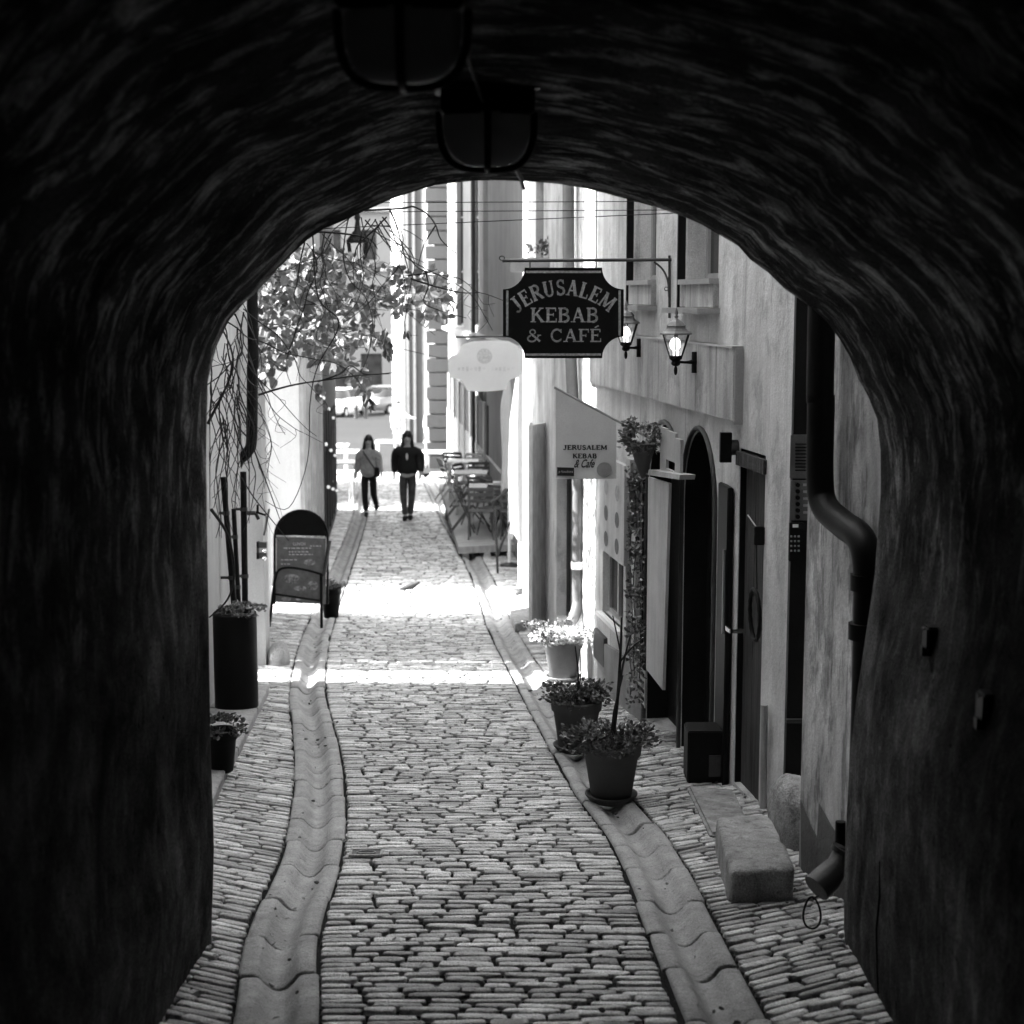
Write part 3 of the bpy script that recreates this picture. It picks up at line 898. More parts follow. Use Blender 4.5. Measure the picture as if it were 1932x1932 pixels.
def rough_block(top, base, n=14, m=8, rnd_=.10, seed=0):
    vs = []; fs = []
    idx = {}
    def pt(u, v, w_):
        # u, v, w_ in -1..1 on the cube surface, rounded by a superellipsoid
        e = 15
        k = (abs(u)**e+abs(v)**e+abs(w_)**e)**(-1/e)
        u, v, w_ = u*k, v*k, w_*k
        a_, b_ = (u+1)/2, (v+1)/2
        tt = top[0].lerp(top[1], a_).lerp(top[3].lerp(top[2], a_), b_)
        bb = base[0].lerp(base[1], a_).lerp(base[3].lerp(base[2], a_), b_)
        q = bb.lerp(tt, (w_+1)/2)
        return q+Vector((noise.noise(q*6), noise.noise(q*6+Vector((9, 0, 0))), noise.noise(q*5+Vector((0, 9, 0)))))*.009+Vector((0, 0, noise.noise(q*22)*.004))
    mb_ = MB()
    for ax in range(3):
        for sg in (-1, 1):
            o_ = len(mb_.v)
            for i in range(n+1):
                for j in range(n+1):
                    a_, b_ = -1+2*i/n, -1+2*j/n
                    mb_.v.append(tuple(pt(*((sg, a_, b_) if ax == 0 else (a_, sg, b_) if ax == 1 else (a_, b_, sg)))))
            for i in range(n):
                for j in range(n):
                    mb_.f.append((o_+i*(n+1)+j, o_+(i+1)*(n+1)+j, o_+(i+1)*(n+1)+j+1, o_+i*(n+1)+j+1)); mb_.smooth.append(True)
    return mb_
def finish_block(mb_, name, mt):
    import bmesh
    o_ = mb_.build(name, mt, fixn=False)
    b = bmesh.new(); b.from_mesh(o_.data); bmesh.ops.remove_doubles(b, verts=b.verts, dist=1e-4); bmesh.ops.recalc_face_normals(b, faces=b.faces)
    for f_ in b.faces: f_.smooth = True
    b.to_mesh(o_.data); b.free(); return o_
o = tag(finish_block(rough_block(top, base), 'step_stone', M['granite']), 'thick worn granite step block lying loose before the plank door', 'stone block')
boulder('guard_stone', (1.43, 7.78, gz(7.8)+.08), .11, .26, .25, .1, 'rounded tall guard stone in the dark corner below the keypad', M['granite'], 3, 'guard stone', 2.6)

# intercom on the dark jamb (thing)
def jambplate(px0, px1, py0, py1, name, mt, par, off=.0, th=.012, bev=.003):
    a = P(px0, py1, 8.04-off); b_ = P(px1, py0, 8.04-off)
    mb = MB(); mb.box(((a.x+b_.x)/2, 8.05-off-th/2, (a.z+b_.z)/2), (b_.x-a.x, th, b_.z-a.z))
    return mb.build(name, mt, par, bevel=bev)
ti = thing('intercom', P(1510, 980, 8.05), 'steel door intercom with slotted speaker and a column of round buttons beside the black downpipe', 'intercom')
M['intercom'] = mat('dull steel plate', .12, rough=.45, metal=.3, var=.2)
pa = jambplate(1490, 1532, 820, 903, 'speaker_plate', M['intercom'], ti)
mb = MB()
for k in range(9):
    q = P(1514, 838+k*6.2, 8.03); mb.box((q.x, 8.034, q.z), (.072, .006, .006))
mb.build('slot', M['signblack'], pa)
pb = jambplate(1490, 1532, 906, 982, 'button_plate', M['intercom'], ti)
for k in range(6):
    q = P(1505, 915+k*12, 8.03)
    mb = MB(); mb.tube([(q.x, 8.04, q.z), (q.x, 8.024, q.z)], .0115, 12)
    mb.build('button', M['blackmetal'], pb)
for k in range(5):
    q = P(1521, 915+k*13, 8.03); mb = MB(); mb.box((q.x, 8.035, q.z), (.028, .006, .012))
    mb.build('name_tag', M['zinc'], pb)
tk = thing('keypad', P(1502, 1020, 8.05), 'black door keypad with rows of light keys just under the intercom', 'keypad')
kb = jambplate(1487, 1516, 985, 1058, 'keypad_body', M['blackmetal'], tk, 0, .03)
mb = MB()
for r_ in range(4):
    for c in range(3):
        q = P(1494+c*7, 1013+r_*9, 8.0); mb.box((q.x, 8.017, q.z), (.009, .008, .009))
mb.build('keys', M['zinc'], kb)
mb = MB(); q = P(1502, 993, 8.0); mb.box((q.x, 8.017, q.z), (.028, .006, .016)); mb.build('indicator', M['white'], kb)

# near downpipe
def smooth(pts, k=8):
    pts = [Vector(p) for p in pts]; out = []
    for i in range(len(pts)-1):
        p0 = pts[max(i-1, 0)]; p1 = pts[i]; p2 = pts[i+1]; p3 = pts[min(i+2, len(pts)-1)]
        for j in range(k):
            t = j/k
            out.append(.5*((2*p1)+(-p0+p2)*t+(2*p0-5*p1+4*p2-p3)*t*t+(-p0+3*p1-3*p2+p3)*t**3))
    out.append(pts[-1]); return out
tp = thing('downpipe', P(1548, 900, 6.9), 'thick black downpipe with a big double bend right beside the arch edge', 'downpipe', 'rainwater downpipes')
top_ = P(1550, 600, 6.85); top_.z = 3
mb = MB(); mb.tube(smooth([top_, P(1550, 600, 6.85), P(1549, 760, 6.85), P(1547, 900, 6.85), P(1556, 955, 6.8), P(1592, 990, 6.6), P(1624, 1016, 6.4), P(1637, 1070, 6.32), P(1637, 1180, 6.32), P(1634, 1320, 6.32), P(1630, 1450, 6.3), P(1625, 1545, 6.3)], 6), .060, 16)
pp = mb.build('pipe', M['blackmetal'], tp)
for py, px in ((1098, 1634), (1190, 1630)):
    mb = MB(); a = P(px, py-15, 6.32); b_ = P(px, py+15, 6.32); mb.tube([a, b_], .064, 16); mb.build('collar', M['blackmetal'], pp)
mb = MB(); mb.tube([P(1586, 1550, 6.3), P(1585, 1590, 6.3), P(1583, 1625, 6.26)], .022, 12); lp = mb.build('lower_pipe', M['blackmetal'], tp)
mb = MB(); mb.tube([P(1589, 1600, 6.22), P(1582, 1630, 6.2), P(1562, 1655, 6.17), P(1540, 1676, 6.14)], [.028, .045, .058, .060], 18, cap=True); mb.build('spout', M['iron'], tp)
mb = MB(); mb.tube([P(1590, 1600, 6.22), P(1586, 1608, 6.22)], .045, 14); mb.build('collar', M['iron'], tp)
mb = MB(); c = P(1532, 1722, 6.05)
mb.tube([P(1545, 1690, 6.1), c+Vector((.004, 0, .058))], .0045, 6)
mb.tube([c+Vector((math.cos(a)*.034*(1-.25*math.sin(a)), .01*math.sin(a), math.sin(a)*.062)) for a in [k*2*math.pi/24 for k in range(24)]], .0045, 6, closed=True)
mb.build('wire_loop', M['blackmetal'], tp)

# ------------------------------------------------------------------ sign of the café (own slab serif strokes)
def arcp(cx, cy, rx, ry, a0, a1, n=12):
    return [(cx+rx*math.cos(R(lerp(a0, a1, k/n))), cy+ry*math.sin(R(lerp(a0, a1, k/n)))) for k in range(n+1)]
T_, t_ = .19, .10
def serif(x, y, w_=.17): return ([(x-w_, y), (x+w_, y)], .075)
GLY = {
 'J': (.55, [([(.32, 1), (.32, .25)], T_), (arcp(.14, .22, .18, .2, 0, -150), .12), serif(.32, .965, .19)]),
 'E': (.70, [([(.18, 0), (.18, 1)], T_), ([(.05, .96), (.62, .96)], t_), ([(.2, .52), (.48, .52)], t_), ([(.05, .04), (.66, .04)], t_), ([(.6, .99), (.6, .74)], .07), ([(.64, .01), (.64, .28)], .07), ([(.48, .64), (.48, .40)], .06)]),
 'R': (.78, [([(.18, 0), (.18, 1)], T_), ([(.05, .96), (.36, .96)], t_), (arcp(.36, .74, .24, .22, 90, -90), .15), ([(.36, .52), (.2, .52)], t_), ([(.38, .52), (.70, .03)], .17), serif(.18, .035, .15), serif(.7, .035, .1)]),
 'U': (.80, [([(.18, 1), (.18, .3)], T_), (arcp(.4, .3, .22, .26, 180, 360), .13), ([(.62, .3), (.62, 1)], .11), serif(.18, .965, .15), serif(.62, .965, .12)]),
 'S': (.62, [(arcp(.32, .74, .2, .215, 30, 270, 14), .13), (arcp(.32, .27, .22, .225, 90, -150, 14), .15), ([(.51, .98), (.51, .72)], .06), ([(.1, .02), (.1, .3)], .06)]),
 'A': (.84, [([(.16, .02), (.42, 1)], .10), ([(.42, 1), (.68, .02)], .19), ([(.25, .33), (.6, .33)], .09), serif(.14, .035, .13), serif(.7, .035, .14)]),
 'L': (.66, [([(.18, 0), (.18, 1)], T_), serif(.18, .965, .16), ([(.05, .04), (.60, .04)], t_), ([(.58, .01), (.58, .30)], .07)]),
 'M': (1.0, [([(.15, 0), (.17, 1)], .11), ([(.17, 1), (.5, .12)], .18), ([(.5, .12), (.82, 1)], .10), ([(.84, 1), (.86, 0)], .18), serif(.14, .035, .12), serif(.86, .035, .14), serif(.16, .965, .12), serif(.84, .965, .13)]),
 'K': (.82, [([(.18, 0), (.18, 1)], T_), ([(.22, .42), (.62, .97)], .10), ([(.36, .58), (.70, .03)], .18), serif(.18, .035, .15), serif(.18, .965, .15), serif(.62, .965, .13), serif(.7, .035, .12)]),
 'B': (.74, [([(.18, 0), (.18, 1)], T_), ([(.05, .96), (.36, .96)], t_), (arcp(.36, .75, .21, .21, 90, -90), .14), ([(.36, .53), (.2, .53)], t_), (arcp(.38, .28, .24, .25, 90, -90), .16), ([(.38, .04), (.05, .04)], t_)]),
 'C': (.78, [(arcp(.43, .5, .30, .46, 48, 312, 20), .15), ([(.66, 1.0), (.66, .70)], .07), ([(.66, .28), (.66, .12)], .05)]),
 'F': (.66, [([(.18, 0), (.18, 1)], T_), ([(.05, .96), (.62, .96)], t_), ([(.2, .50), (.46, .50)], t_), ([(.6, .99), (.6, .72)], .07), ([(.46, .62), (.46, .38)], .06), serif(.18, .035, .16)]),
 '&': (.92, [(arcp(.36, .77, .15, .18, -60, 240, 12), .10), ([(.27, .62), (.78, .04)], .16), (arcp(.32, .26, .23, .23, 110, 330, 12), .13), ([(.52, .14), (.74, .52)], .08), ([(.62, .52), (.84, .52)], .07)]),
 ' ': (.4, []),
}
GLY['É'] = (.70, GLY['E'][1]+[([(.30, 1.10), (.52, 1.26)], .10)])
TH = [1.0]
def glyph(mb, ch, O, U, V, Nn, h, wsc=1.0):
    """draw one glyph: O origin of its lower left, U right, V up (units), Nn normal offset"""
    _, strokes = GLY[ch]
    for si, (pts, th) in enumerate(strokes):
        for (a, b_), (c, d) in zip(pts, pts[1:]):
            p = Vector((a*wsc, b_)); q = Vector((c*wsc, d)); dd = q-p
            if dd.length < 1e-6: continue
            dd.normalize(); nn = Vector((-dd.y, dd.x))*th*TH[0]/2
            if len(pts) > 3: p -= dd*.012; q += dd*.012
            off = Nn*(.0006*(si+1)*.3)
            vs = [O+U*(z.x*h)+V*(z.y*h)+off for z in (p+nn, q+nn, q-nn, p-nn)]
            mb.add(vs, [(0, 1, 2, 3)])
def text_width(s_, h, sp, wsc): return sum(GLY[c][0]*wsc*h for c in s_)+sp*(len(s_)-1)
def text(mb, s_, cx, base, Ys, h, total, wsc=1.0):
    wd = sum(GLY[c][0] for c in s_)*h
    wsc = 1.0; sp = 0
    sc = total/wd
    x = cx-total/2
    for c in s_:
        glyph(mb, c, Vector((x, Ys, base)), Vector((1, 0, 0)), Vector((0, 0, 1)), Vector((0, -1, 0)), h, sc)
        x += GLY[c][0]*h*sc
sw = WC.hit(1265, 500)           # wall end of the bracket
SY = sw.y-.02
ts = thing('shop_sign', P(1063, 500, SY), 'black hanging sign board with cut corners reading JERUSALEM KEBAB & CAFÉ', 'shop sign')
def PS(px, py, o=0): q = P(px, py, SY); return Vector((q.x, SY-o, q.z))
x0, x1, y0, y1, r_ = 949, 1177, 505, 676, 41
poly = []
for (cx, cy, a0, a1) in ((x0, y1, -90, 0), (x1, y1, 180, 270)[:0] or (x0, y1, -90, 0),):
    pass
def cc(cx, cy, a0, a1): return [PS(cx+r_*math.cos(R(lerp(a0, a1, k/8))), cy+r_*math.sin(R(lerp(a0, a1, k/8))), .0) for k in range(9)]
poly = cc(x0, y0, 90, 0)+cc(x1, y0, 180, 90)+cc(x1, y1, 270, 180)+cc(x0, y1, 0, -90)
mb = MB(); mb.slab(poly, (0, .045, 0)); bd = mb.build('board', M['signblack'], ts)
mb = MB(); F_ = .003
def bar(mb, ax, ay, bx, by, wpx):
    a = PS(ax, ay, F_); b_ = PS(bx, by, F_); d = (b_-a).normalized(); nn = Vector((-d.z, 0, d.x))*wpx*SY/FPX/2
    mb.add([a+nn, b_+nn, b_-nn, a-nn], [(0, 1, 2, 3)])
for k, (a, b_, c, d) in enumerate(((x0+r_+2, y0+8, x1-r_-2, y0+8), (x0+r_+2, y1-7, x1-r_-2, y1-7), (x0+8, y0+r_+2, x0+8, y1-r_-2), (x1-8, y0+r_+2, x1-8, y1-r_-2))):
    bar(mb, a, b_, c, d, 4.2)
mb.build('border_line', M['siggrey'], bd)
mb = MB(); u = SY/FPX
# arched word
word = 'JERUSALEM'; RR = 126.0; cxp, cyp = 1063, 683.0
wid = [GLY[c][0] for c in word]; tot = sum(wid); span = R(85); a = -span/2
for c, w_ in zip(word, wid):
    mid = a+span*w_/tot/2
    px = cxp+RR*math.sin(mid); py = cyp-RR*math.cos(mid)
    O = PS(px, py, F_)
    U = Vector((math.cos(mid), 0, -math.sin(mid))); V = Vector((math.sin(mid), 0, math.cos(mid)))
    h = 29*u; ws = (RR*span/tot/29)*1.0*.98
    glyph(mb, c, O-U*(w_*h*ws/2)-V*.0, U, V, Vector((0, -1, 0)), h, ws)
    a += span*w_/tot
def line(s_, pxa, pxb, pyb, hp):
    a = PS(pxa, pyb, F_); b_ = PS(pxb, pyb, F_)
    text(mb, s_, (a.x+b_.x)/2, a.z, SY-F_, hp*u, b_.x-a.x)
line('KEBAB', 1000, 1130, 608, 27)
line('& CAFÉ', 993, 1135, 645, 24)
mb.build('lettering', M['siggrey'], bd)
# bracket
mb = MB(); rodl = PS(948, 492); rodr = Vector((sw.x+.03, SY, PS(1265, 490).z))
mb.tube([rodl, rodr], .011, 8); mb.tube([PS(1263, 482), PS(1263, 600)], .009, 8)
mb.tube(smooth([PS(1234, 494), PS(1250, 508), PS(1260, 530), PS(1262, 560)], 5), .007, 8)
c = PS(1257, 545); mb.tube([c+Vector((.012*math.cos(t), 0, .012*math.sin(t))) for t in [k*math.pi/6 for k in range(12)]], .003, 6, closed=True)
c = PS(947, 487); mb.tube([c+Vector((.017*math.cos(t), 0, .014*math.sin(t))) for t in [k*math.pi/6 for k in range(12)]], .004, 6, closed=True)
for px in (1000, 1125): mb.tube([PS(px, 492), PS(px, 507)], .005, 6)
mb.build('bracket', M['iron'], ts)

# banner on a slanted pole
bh = WC.hit(1247, 838); BY = bh.y-.1
def PB(px, py, o=0): q = P(px, py, BY); return Vector((q.x, BY-o, q.z))
tf = thing('banner', PB(1247, 838), 'grey cloth banner on a slanted flag pole reading JERUSALEM KEBAB & Cafe', 'banner')
mb = MB(); mb.tube([PB(1046, 731), PB(1247, 838)], .0085, 8); mb.tube([PB(1205, 815), PB(1249, 839)], .012, 8); mb.build('pole', M['zinc'], tf)
mb = MB(); mb.box(bh+Vector((-.02, -.06, .0)), (.03, .09, .09)); mb.build('pole_socket', M['white'], tf)
mb = MB(); NX = 16; vs = []; fs = []
for i in range(NX+1):
    t = i/NX; px = lerp(1048, 1163, t); pt = lerp(733, 795, t)+1
    for j in range(13):
        k = j/12; py = lerp(pt, 903.5, k)
        vs.append(PB(px, py, .006*math.sin(t*9+k*2)*k*1.2+.004))
for i in range(NX):
    for j in range(12): fs.append((i*13+j, i*13+j+1, (i+1)*13+j+1, (i+1)*13+j))
mb.add(vs, fs, True)
bc = mb.build('cloth', M['banner'], tf, fixn=False)
def font(body, px0, px1, pyb, hpx, place, mt, par, name='lettering', shear=0, off=.0, ext=0.0, sp=1.0):
    cu = bpy.data.curves.new('t', 'FONT'); cu.body = body; cu.size = 1; cu.offset = off; cu.shear = shear; cu.space_character = sp
    o = bpy.data.objects.new('t', cu); col.objects.link(o)
    dg = bpy.context.evaluated_depsgraph_get(); dg.update()
    me = bpy.data.meshes.new_from_object(o.evaluated_get(dg))
    bpy.data.objects.remove(o)
    xs_ = [v.co.x for v in me.vertices]; ys_ = [v.co.y for v in me.vertices]
    a, b_ = min(xs_), max(xs_); c, d = min(ys_), max(ys_)
    for v in me.vertices:
        t = (v.co.x-a)/(b_-a); k = (v.co.y-c)/(d-c)
        v.co = place(lerp(px0, px1, t), pyb-hpx*k)
    me.materials.append(mt)
    o = bpy.data.objects.new(name, me); col.objects.link(o)
    o.parent = par; o.matrix_parent_inverse = world_of(par).inverted()
    return o
pf = lambda a, b_: PB(a, b_, .016)
TH[0] = 1.75
for wd_, a_, b_, yb_, hp_ in (('JERUSALEM', 1063, 1145, 848, 8.5), ('KEBAB', 1080, 1126, 864, 8.5)):
    mb = MB(); p_, q_ = PB(a_, yb_), PB(b_, yb_)
    text(mb, wd_, (p_.x+q_.x)/2, p_.z, BY-.017, hp_*BY/FPX, q_.x-p_.x); mb.build('lettering', M['bannertext'], bc)
font('& Cafe', 1083, 1122, 882, 16, pf, M['bannertext'], bc, shear=.5, off=.02)
mb = MB(); mb.add([PB(1051, 881, .014), PB(1083, 882, .014), PB(1083, 898, .014), PB(1051, 897, .014)], [(0, 1, 2, 3)]); lg = mb.build('label_patch', M['bannertext'], bc)
pf2 = lambda a, b_: PB(a, b_, .018)
font('p foodora', 1054, 1081, 893, 6.5, pf2, M['bannerlogo'], lg, off=.01)
mb = MB(); c = PB(1140, 886, .014)
mb.add([c+Vector((.052*math.cos(t), 0, .052*math.sin(t))) for t in [k*math.pi/14 for k in range(28)]], [tuple(range(28))]); mb.build('round_print', M['bannerlogo'], bc)

# wall lamps
def wall_lamp(pxw, pyw, pxl, label, dz=0):
    h = WC.hit(pxw, pyw, .058); ly = h.y-.03
    q = P(pxl, pyw, ly); c = Vector((q.x, ly, q.z))      # arm root under lamp
    t = thing('wall_lamp', h, label, 'wall lamp', 'lit lanterns on the cafe wall')
    u = ly/FPX
    zt = P(pxl, pyw-62, ly).z; zb = P(pxl, pyw-22, ly).z
    S = .5
    mb = MB()     # arm
    mb.tube(smooth([h+Vector((.0, 0, -.0)), lerp(h, c, .4)+Vector((0, 0, -.005)), c+Vector((.02, 0, -.0)), c+Vector((0, 0, .03))], 5), [.03, .024, .018, .014, .012, .010, .009, .009, .009, .009, .009, .009, .009, .009, .010, .012], 10)
    mb.tube([h+Vector((-.0, 0, .06)), h+Vector((0, 0, -.07))], .024, 10); mb.ball(c+Vector((0, 0, -.055)), (.012, .012, .03), 8, 6)
    mb.ball(c+Vector((0, 0, -.01)), (.03, .03, .02), 10, 6)
    mb.build('arm', M['blackmetal'], t)
    r0, r1 = .042, .088; z0 = c.z+.03; z1 = c.z+.165
    mb = MB()     # frame posts
    for k in range(6):
        a = R(60*k+20)
        mb.tube([(c.x+r0*math.cos(a), c.y+r0*math.sin(a), z0), (c.x+r1*math.cos(a), c.y+r1*math.sin(a), z1)], .005, 6)
    mb.lathe([(.02, z0-.03), (.045, z0-.012), (.045, z0+.006)], (c.x, c.y, 0), 6, sm=False, rz=R(20))
    mb.build('frame', M['blackmetal'], t)
    mb = MB(); mb.lathe([(r0-.003, z0+.006), (r1-.004, z1)], (c.x, c.y, 0), 6, sm=False, rz=R(20)); mb.build('pane', M['lampglass'], t, fixn=False)
    mb = MB()
    mb.lathe([(r1+.022, z1), (r1+.022, z1+.008), (r1-.005, z1+.02), (r1-.022, z1+.036), (r1-.026, z1+.05), (r1-.02, z1+.053), (r1-.045, z1+.078), (.022, z1+.088), (.01, z1+.098)], (c.x, c.y, 0), 6, sm=False, rz=R(20))
    mb.lathe([(.006, z1+.098), (.014, z1+.108), (.006, z1+.118), (.012, z1+.128), (.008, z1+.145), (.001, z1+.165)], (c.x, c.y, 0), 10)
    mb.build('cap', M['lampcap'], t)
    mb = MB(); mb.ball((c.x-.005, c.y, z0+.075), (.034, .034, .042), 14, 10); mb.tube([(c.x, c.y, z0), (c.x, c.y, z0+.035)], .018, 10)
    mb.build('bulb', M['bulb'], t)
M['lampcap'] = mat('weathered lamp cap', .16, rough=.45, var=.4, scale=20, spec=.5)
M['bulb'] = emis('lit frosted bulb', .8, .28)
wall_lamp(1312, 682, 1275, 'lit black wall lantern with pointed cap, nearer of the two beside the sign')
wall_lamp(1207, 655, 1181, 'lit black wall lantern half hidden behind the right edge of the black sign')

# black box sign on disc bracket
h = WC.hit(1391, 844); t = thing('blade_sign', h, 'small plain black blade sign on a short arm beside the plank door', 'blade sign')
yy = h.y-.02
mb = MB(); c = P(1369, 844, yy); mb.box((c.x, yy, c.z), (.066, .05, .172)); mb.build('board', M['signblack'], t, bevel=.002)
mb = MB(); mb.tube([P(1380, 845, yy), h], .006, 8); mb.tube([h+WC.n*.045, h], .045, 16); mb.build('arm', M['iron'], t)

# menu panel (long pale board) with the small crate above it
mp0 = WC.hit(1262, 1100, .12); mp1 = WC.hit(1222, 1100, .12)
t = thing('menu_board', WC.hit(1242, 1300, .1), 'tall narrow pale menu board hanging before the arched doorway', 'menu board')
mb = MB()
pz = lambda px, py: WC.hit(px, py, .12)
mb.slab([pz(1219, 1262), pz(1250, 1302), pz(1262, 912), pz(1223, 900)], -WC.n*.02); mb.build('panel', M['board'], t)
mb = MB(); mb.slab([WC.hit(1222, 896, .16), WC.hit(1281, 905, .16), WC.hit(1283, 896, .16), WC.hit(1224, 886, .16)], -WC.n*.1); mb.build('top_ledge', M['board'], t)
t = thing('wooden_bracket_board', WC.hit(1260, 860, .1), 'pale wooden board with a square hole above the menu board', 'wooden board')
mb = MB()
Wq = WC
def wr(px0, px1, py0, py1): 
    u0, z1_ = WC.sz(px1, py0, .1); u1_, _ = WC.sz(px0, py0, .1); _, z0_ = WC.sz((px0+px1)/2, py1, .1)
    return u0, u1_, z0_, z1_
u0, u1_, z0_, z1_ = wr(1246, 1284, 812, 896)
hw = (u1_-u0)
wbox(mb, WC, u0, u0+hw*.25, z0_, z1_-.06, .08, .10); wbox(mb, WC, u0+hw*.7, u1_, z0_, z1_-.02, .08, .10)
wbox(mb, WC, u0+hw*.25, u0+hw*.7, z0_, z0_+.03, .08, .10); wbox(mb, WC, u0+hw*.25, u0+hw*.7, z0_+.09, z1_-.03, .08, .10)
mb.build('board', M['board'], t)

# photo board with dishes
t = thing('dish_board', WC.hit(1155, 960, .05), 'pale board with eight oval food pictures under the banner', 'picture board')
u0, z1_ = WC.sz(1178, 905, .05); u1_, _ = WC.sz(1133, 905, .05); z0_ = WC.sz(1155, 1052, .05)[1]; z1_ = WC.sz(1155, 868, .05)[1]
mb = MB(); wbox(mb, WC, u0, u1_, z0_, z1_, .01, .05); pb_ = mb.build('board', M['board'], t)
for r_ in range(3):
    for c_ in range(2):
        cu_ = lerp(u0, u1_, .27+.46*c_); cz_ = lerp(z0_, z1_, .15+.27*r_)
        mb = MB(); mb.add([WC.at(cu_+.075*math.cos(a), cz_+.062*math.sin(a), .053) for a in [k*math.pi/10 for k in range(20)]], [tuple(range(20))])
        mb.build('food_picture', M['boardspot'] if r_ < 2 else M['boardspot2'], pb_)
u0, z1_ = WC.sz(1185, 885, .1)
t = tag(wbox(MB(), WC, u0-.03, u0+.12, z1_-.07, z1_+.07, .0, .09).build('meter_box', M['iron2'] if 'iron2' in M else M['zinc'], bevel=.004), 'small grey box on the wall beside the round print of the banner', 'box')

# ------------------------------------------------------------------ foliage helpers
def leaf(mb, c, s_, d=None, asp=.62):
    d = d or Vector((rnd(-1, 1), rnd(-1, 1), rnd(-1, 1)))
    if d.length < .1: d = Vector((0, 0, 1))
    d.normalize(); u = d.cross(Vector((rnd(-1, 1), rnd(-1, 1), rnd(-1, 1))))
    if u.length < .05: u = d.cross(Vector((0, 0, 1)))
    u.normalize(); n = d.cross(u)
    c = Vector(c); w_ = s_*asp/2
    pts = [c, c+d*s_*.3+u*w_+n*s_*.06, c+d*s_*.7+u*w_*.8+n*s_*.02, c+d*s_-n*s_*.08, c+d*s_*.7-u*w_*.8+n*s_*.02, c+d*s_*.3-u*w_+n*s_*.06]
    mb.add(pts, [(0, 1, 2, 3), (0, 3, 4, 5)])
def bush(c, rx, ry, rz, n, s0, s1, lo=-.2):
    mb = MB()
    cl = [Vector((rnd(-1, 1), rnd(-1, 1), rnd(lo, 1))) for _ in range(max(5, n//28))]
    for _ in range(n):
        q = random.choice(cl)+Vector((rnd(-.35, .35), rnd(-.35, .35), rnd(-.3, .3)))
        leaf(mb, (c[0]+q.x*rx, c[1]+q.y*ry, c[2]+q.z*rz), rnd(s0, s1), Vector((q.x+rnd(-.8, .8), q.y+rnd(-.8, .8), rnd(-.3, 1))))
    return mb
def pot(name, c, rt, rb, h, mt, label, cat='plant pot', saucer=True, leafn=500, leafs=(.02, .04), lm='leafd', br=(1.15, 1.15, .5), flowers=0, stem=None, group='flower pots along the lane'):
    t = thing(name, c, label, cat, group)
    z0 = .03 if saucer else 0
    mb = MB(); mb.lathe([(rb*.9, z0), (rb, z0+.005), (lerp(rb, rt, .78)*.985, z0+h*.78), (rt*1.0, z0+h*.79), (rt*1.04, z0+h*.97), (rt*1.03, z0+h), (rt*.92, z0+h), (rt*.9, z0+h*.85)], c, 32); mb.build('pot', mt, t)
    mb = MB(); mb.lathe([(rt*.9, z0+h*.84), (rt*.6, z0+h*.88), (.01, z0+h*.9)], c, 20); mb.build('soil', M['soil'], t)
    if saucer:
        mb = MB(); mb.lathe([(rb*1.05, 0), (rb*1.28, .035), (rb*1.3, .042), (rb*1.22, .042), (rb*1.0, .012)], c, 32); mb.build('saucer', mt, t)
    cc_ = (c[0], c[1], c[2]+z0+h*1.02)
    f = bush(cc_, rt*br[0], rt*br[1], rt*br[2], leafn, *leafs, lo=-.15).build('foliage', M[lm], t, fixn=False)
    if flowers:
        mb = MB()
        for _ in range(flowers):
            a = rnd(0, 6.28); r2 = math.sqrt(rnd(0, 1))
            q = Vector((cc_[0]+math.cos(a)*r2*rt*br[0]*1.1, cc_[1]+math.sin(a)*r2*rt*br[1]*1.1, cc_[2]+rnd(-.2, .75)*rt*br[2]*(1.15-r2*.5)))
            for k in range(5):
                leaf(mb, q, rnd(.018, .03), Vector((math.cos(k*1.26), math.sin(k*1.26), .35)), .8)
        mb.build('blossoms', M['flower'], t, fixn=False)
    if stem:
        mb = MB()
        for pts, r_ in stem: mb.tube(smooth([Vector(c)+Vector(p) for p in pts], 4), [r_*(1-.5*i/(4*(len(pts)-1)+1)) for i in range(4*(len(pts)-1)+1)], 6)
        mb.build('stem', M['twig'], t)
    return t
def gpot(px, py): return G(px, py)
c = G(1153, 1513); c.z += .012
pot('flower_pot', c, .165, .115, .30, M['terra'], 'dark terracotta pot with low bushy leaves and forked bare stems, nearest of the three', leafn=1500, leafs=(.018, .036), br=(1.28, 1.2, .42),
    stem=[([(0, 0, .3), (.03, .02, .55), (.045, 0, .85), (.05, 0, 1.05)], .012), ([(.03, .02, .55), (.06, 0, .78), (.10, 0, .95)], .008), ([(.045, 0, .8), (.11, 0, .88), (.17, 0, .93)], .006), ([(.045, 0, .85), (.02, 0, .97), (.0, 0, 1.06)], .006), ([(0, .02, .3), (.01, 0, .5), (.06, 0, .72)], .008)])
c = G(1087, 1418); c.z += .012
pot('flower_pot', c, .165, .118, .31, M['terra'], 'dark terracotta pot with round dark bush and two thin stems, middle of the three', leafn=1200, leafs=(.018, .036), br=(1.05, 1.05, .42),
    stem=[([(0, 0, .3), (.012, 0, .5), (-.01, 0, .7)], .008), ([(.01, 0, .4), (.03, 0, .52), (.02, 0, .68)], .006)])
c = G(1062, 1285); c.z += .012
pot('flower_pot', c, .17, .12, .33, M['terralight'], 'pale clay pot full of white blossoms, farthest of the three, standing in the sun strip', leafn=500, leafs=(.02, .04), lm='leafm', br=(1.55, 1.4, .62), flowers=420)
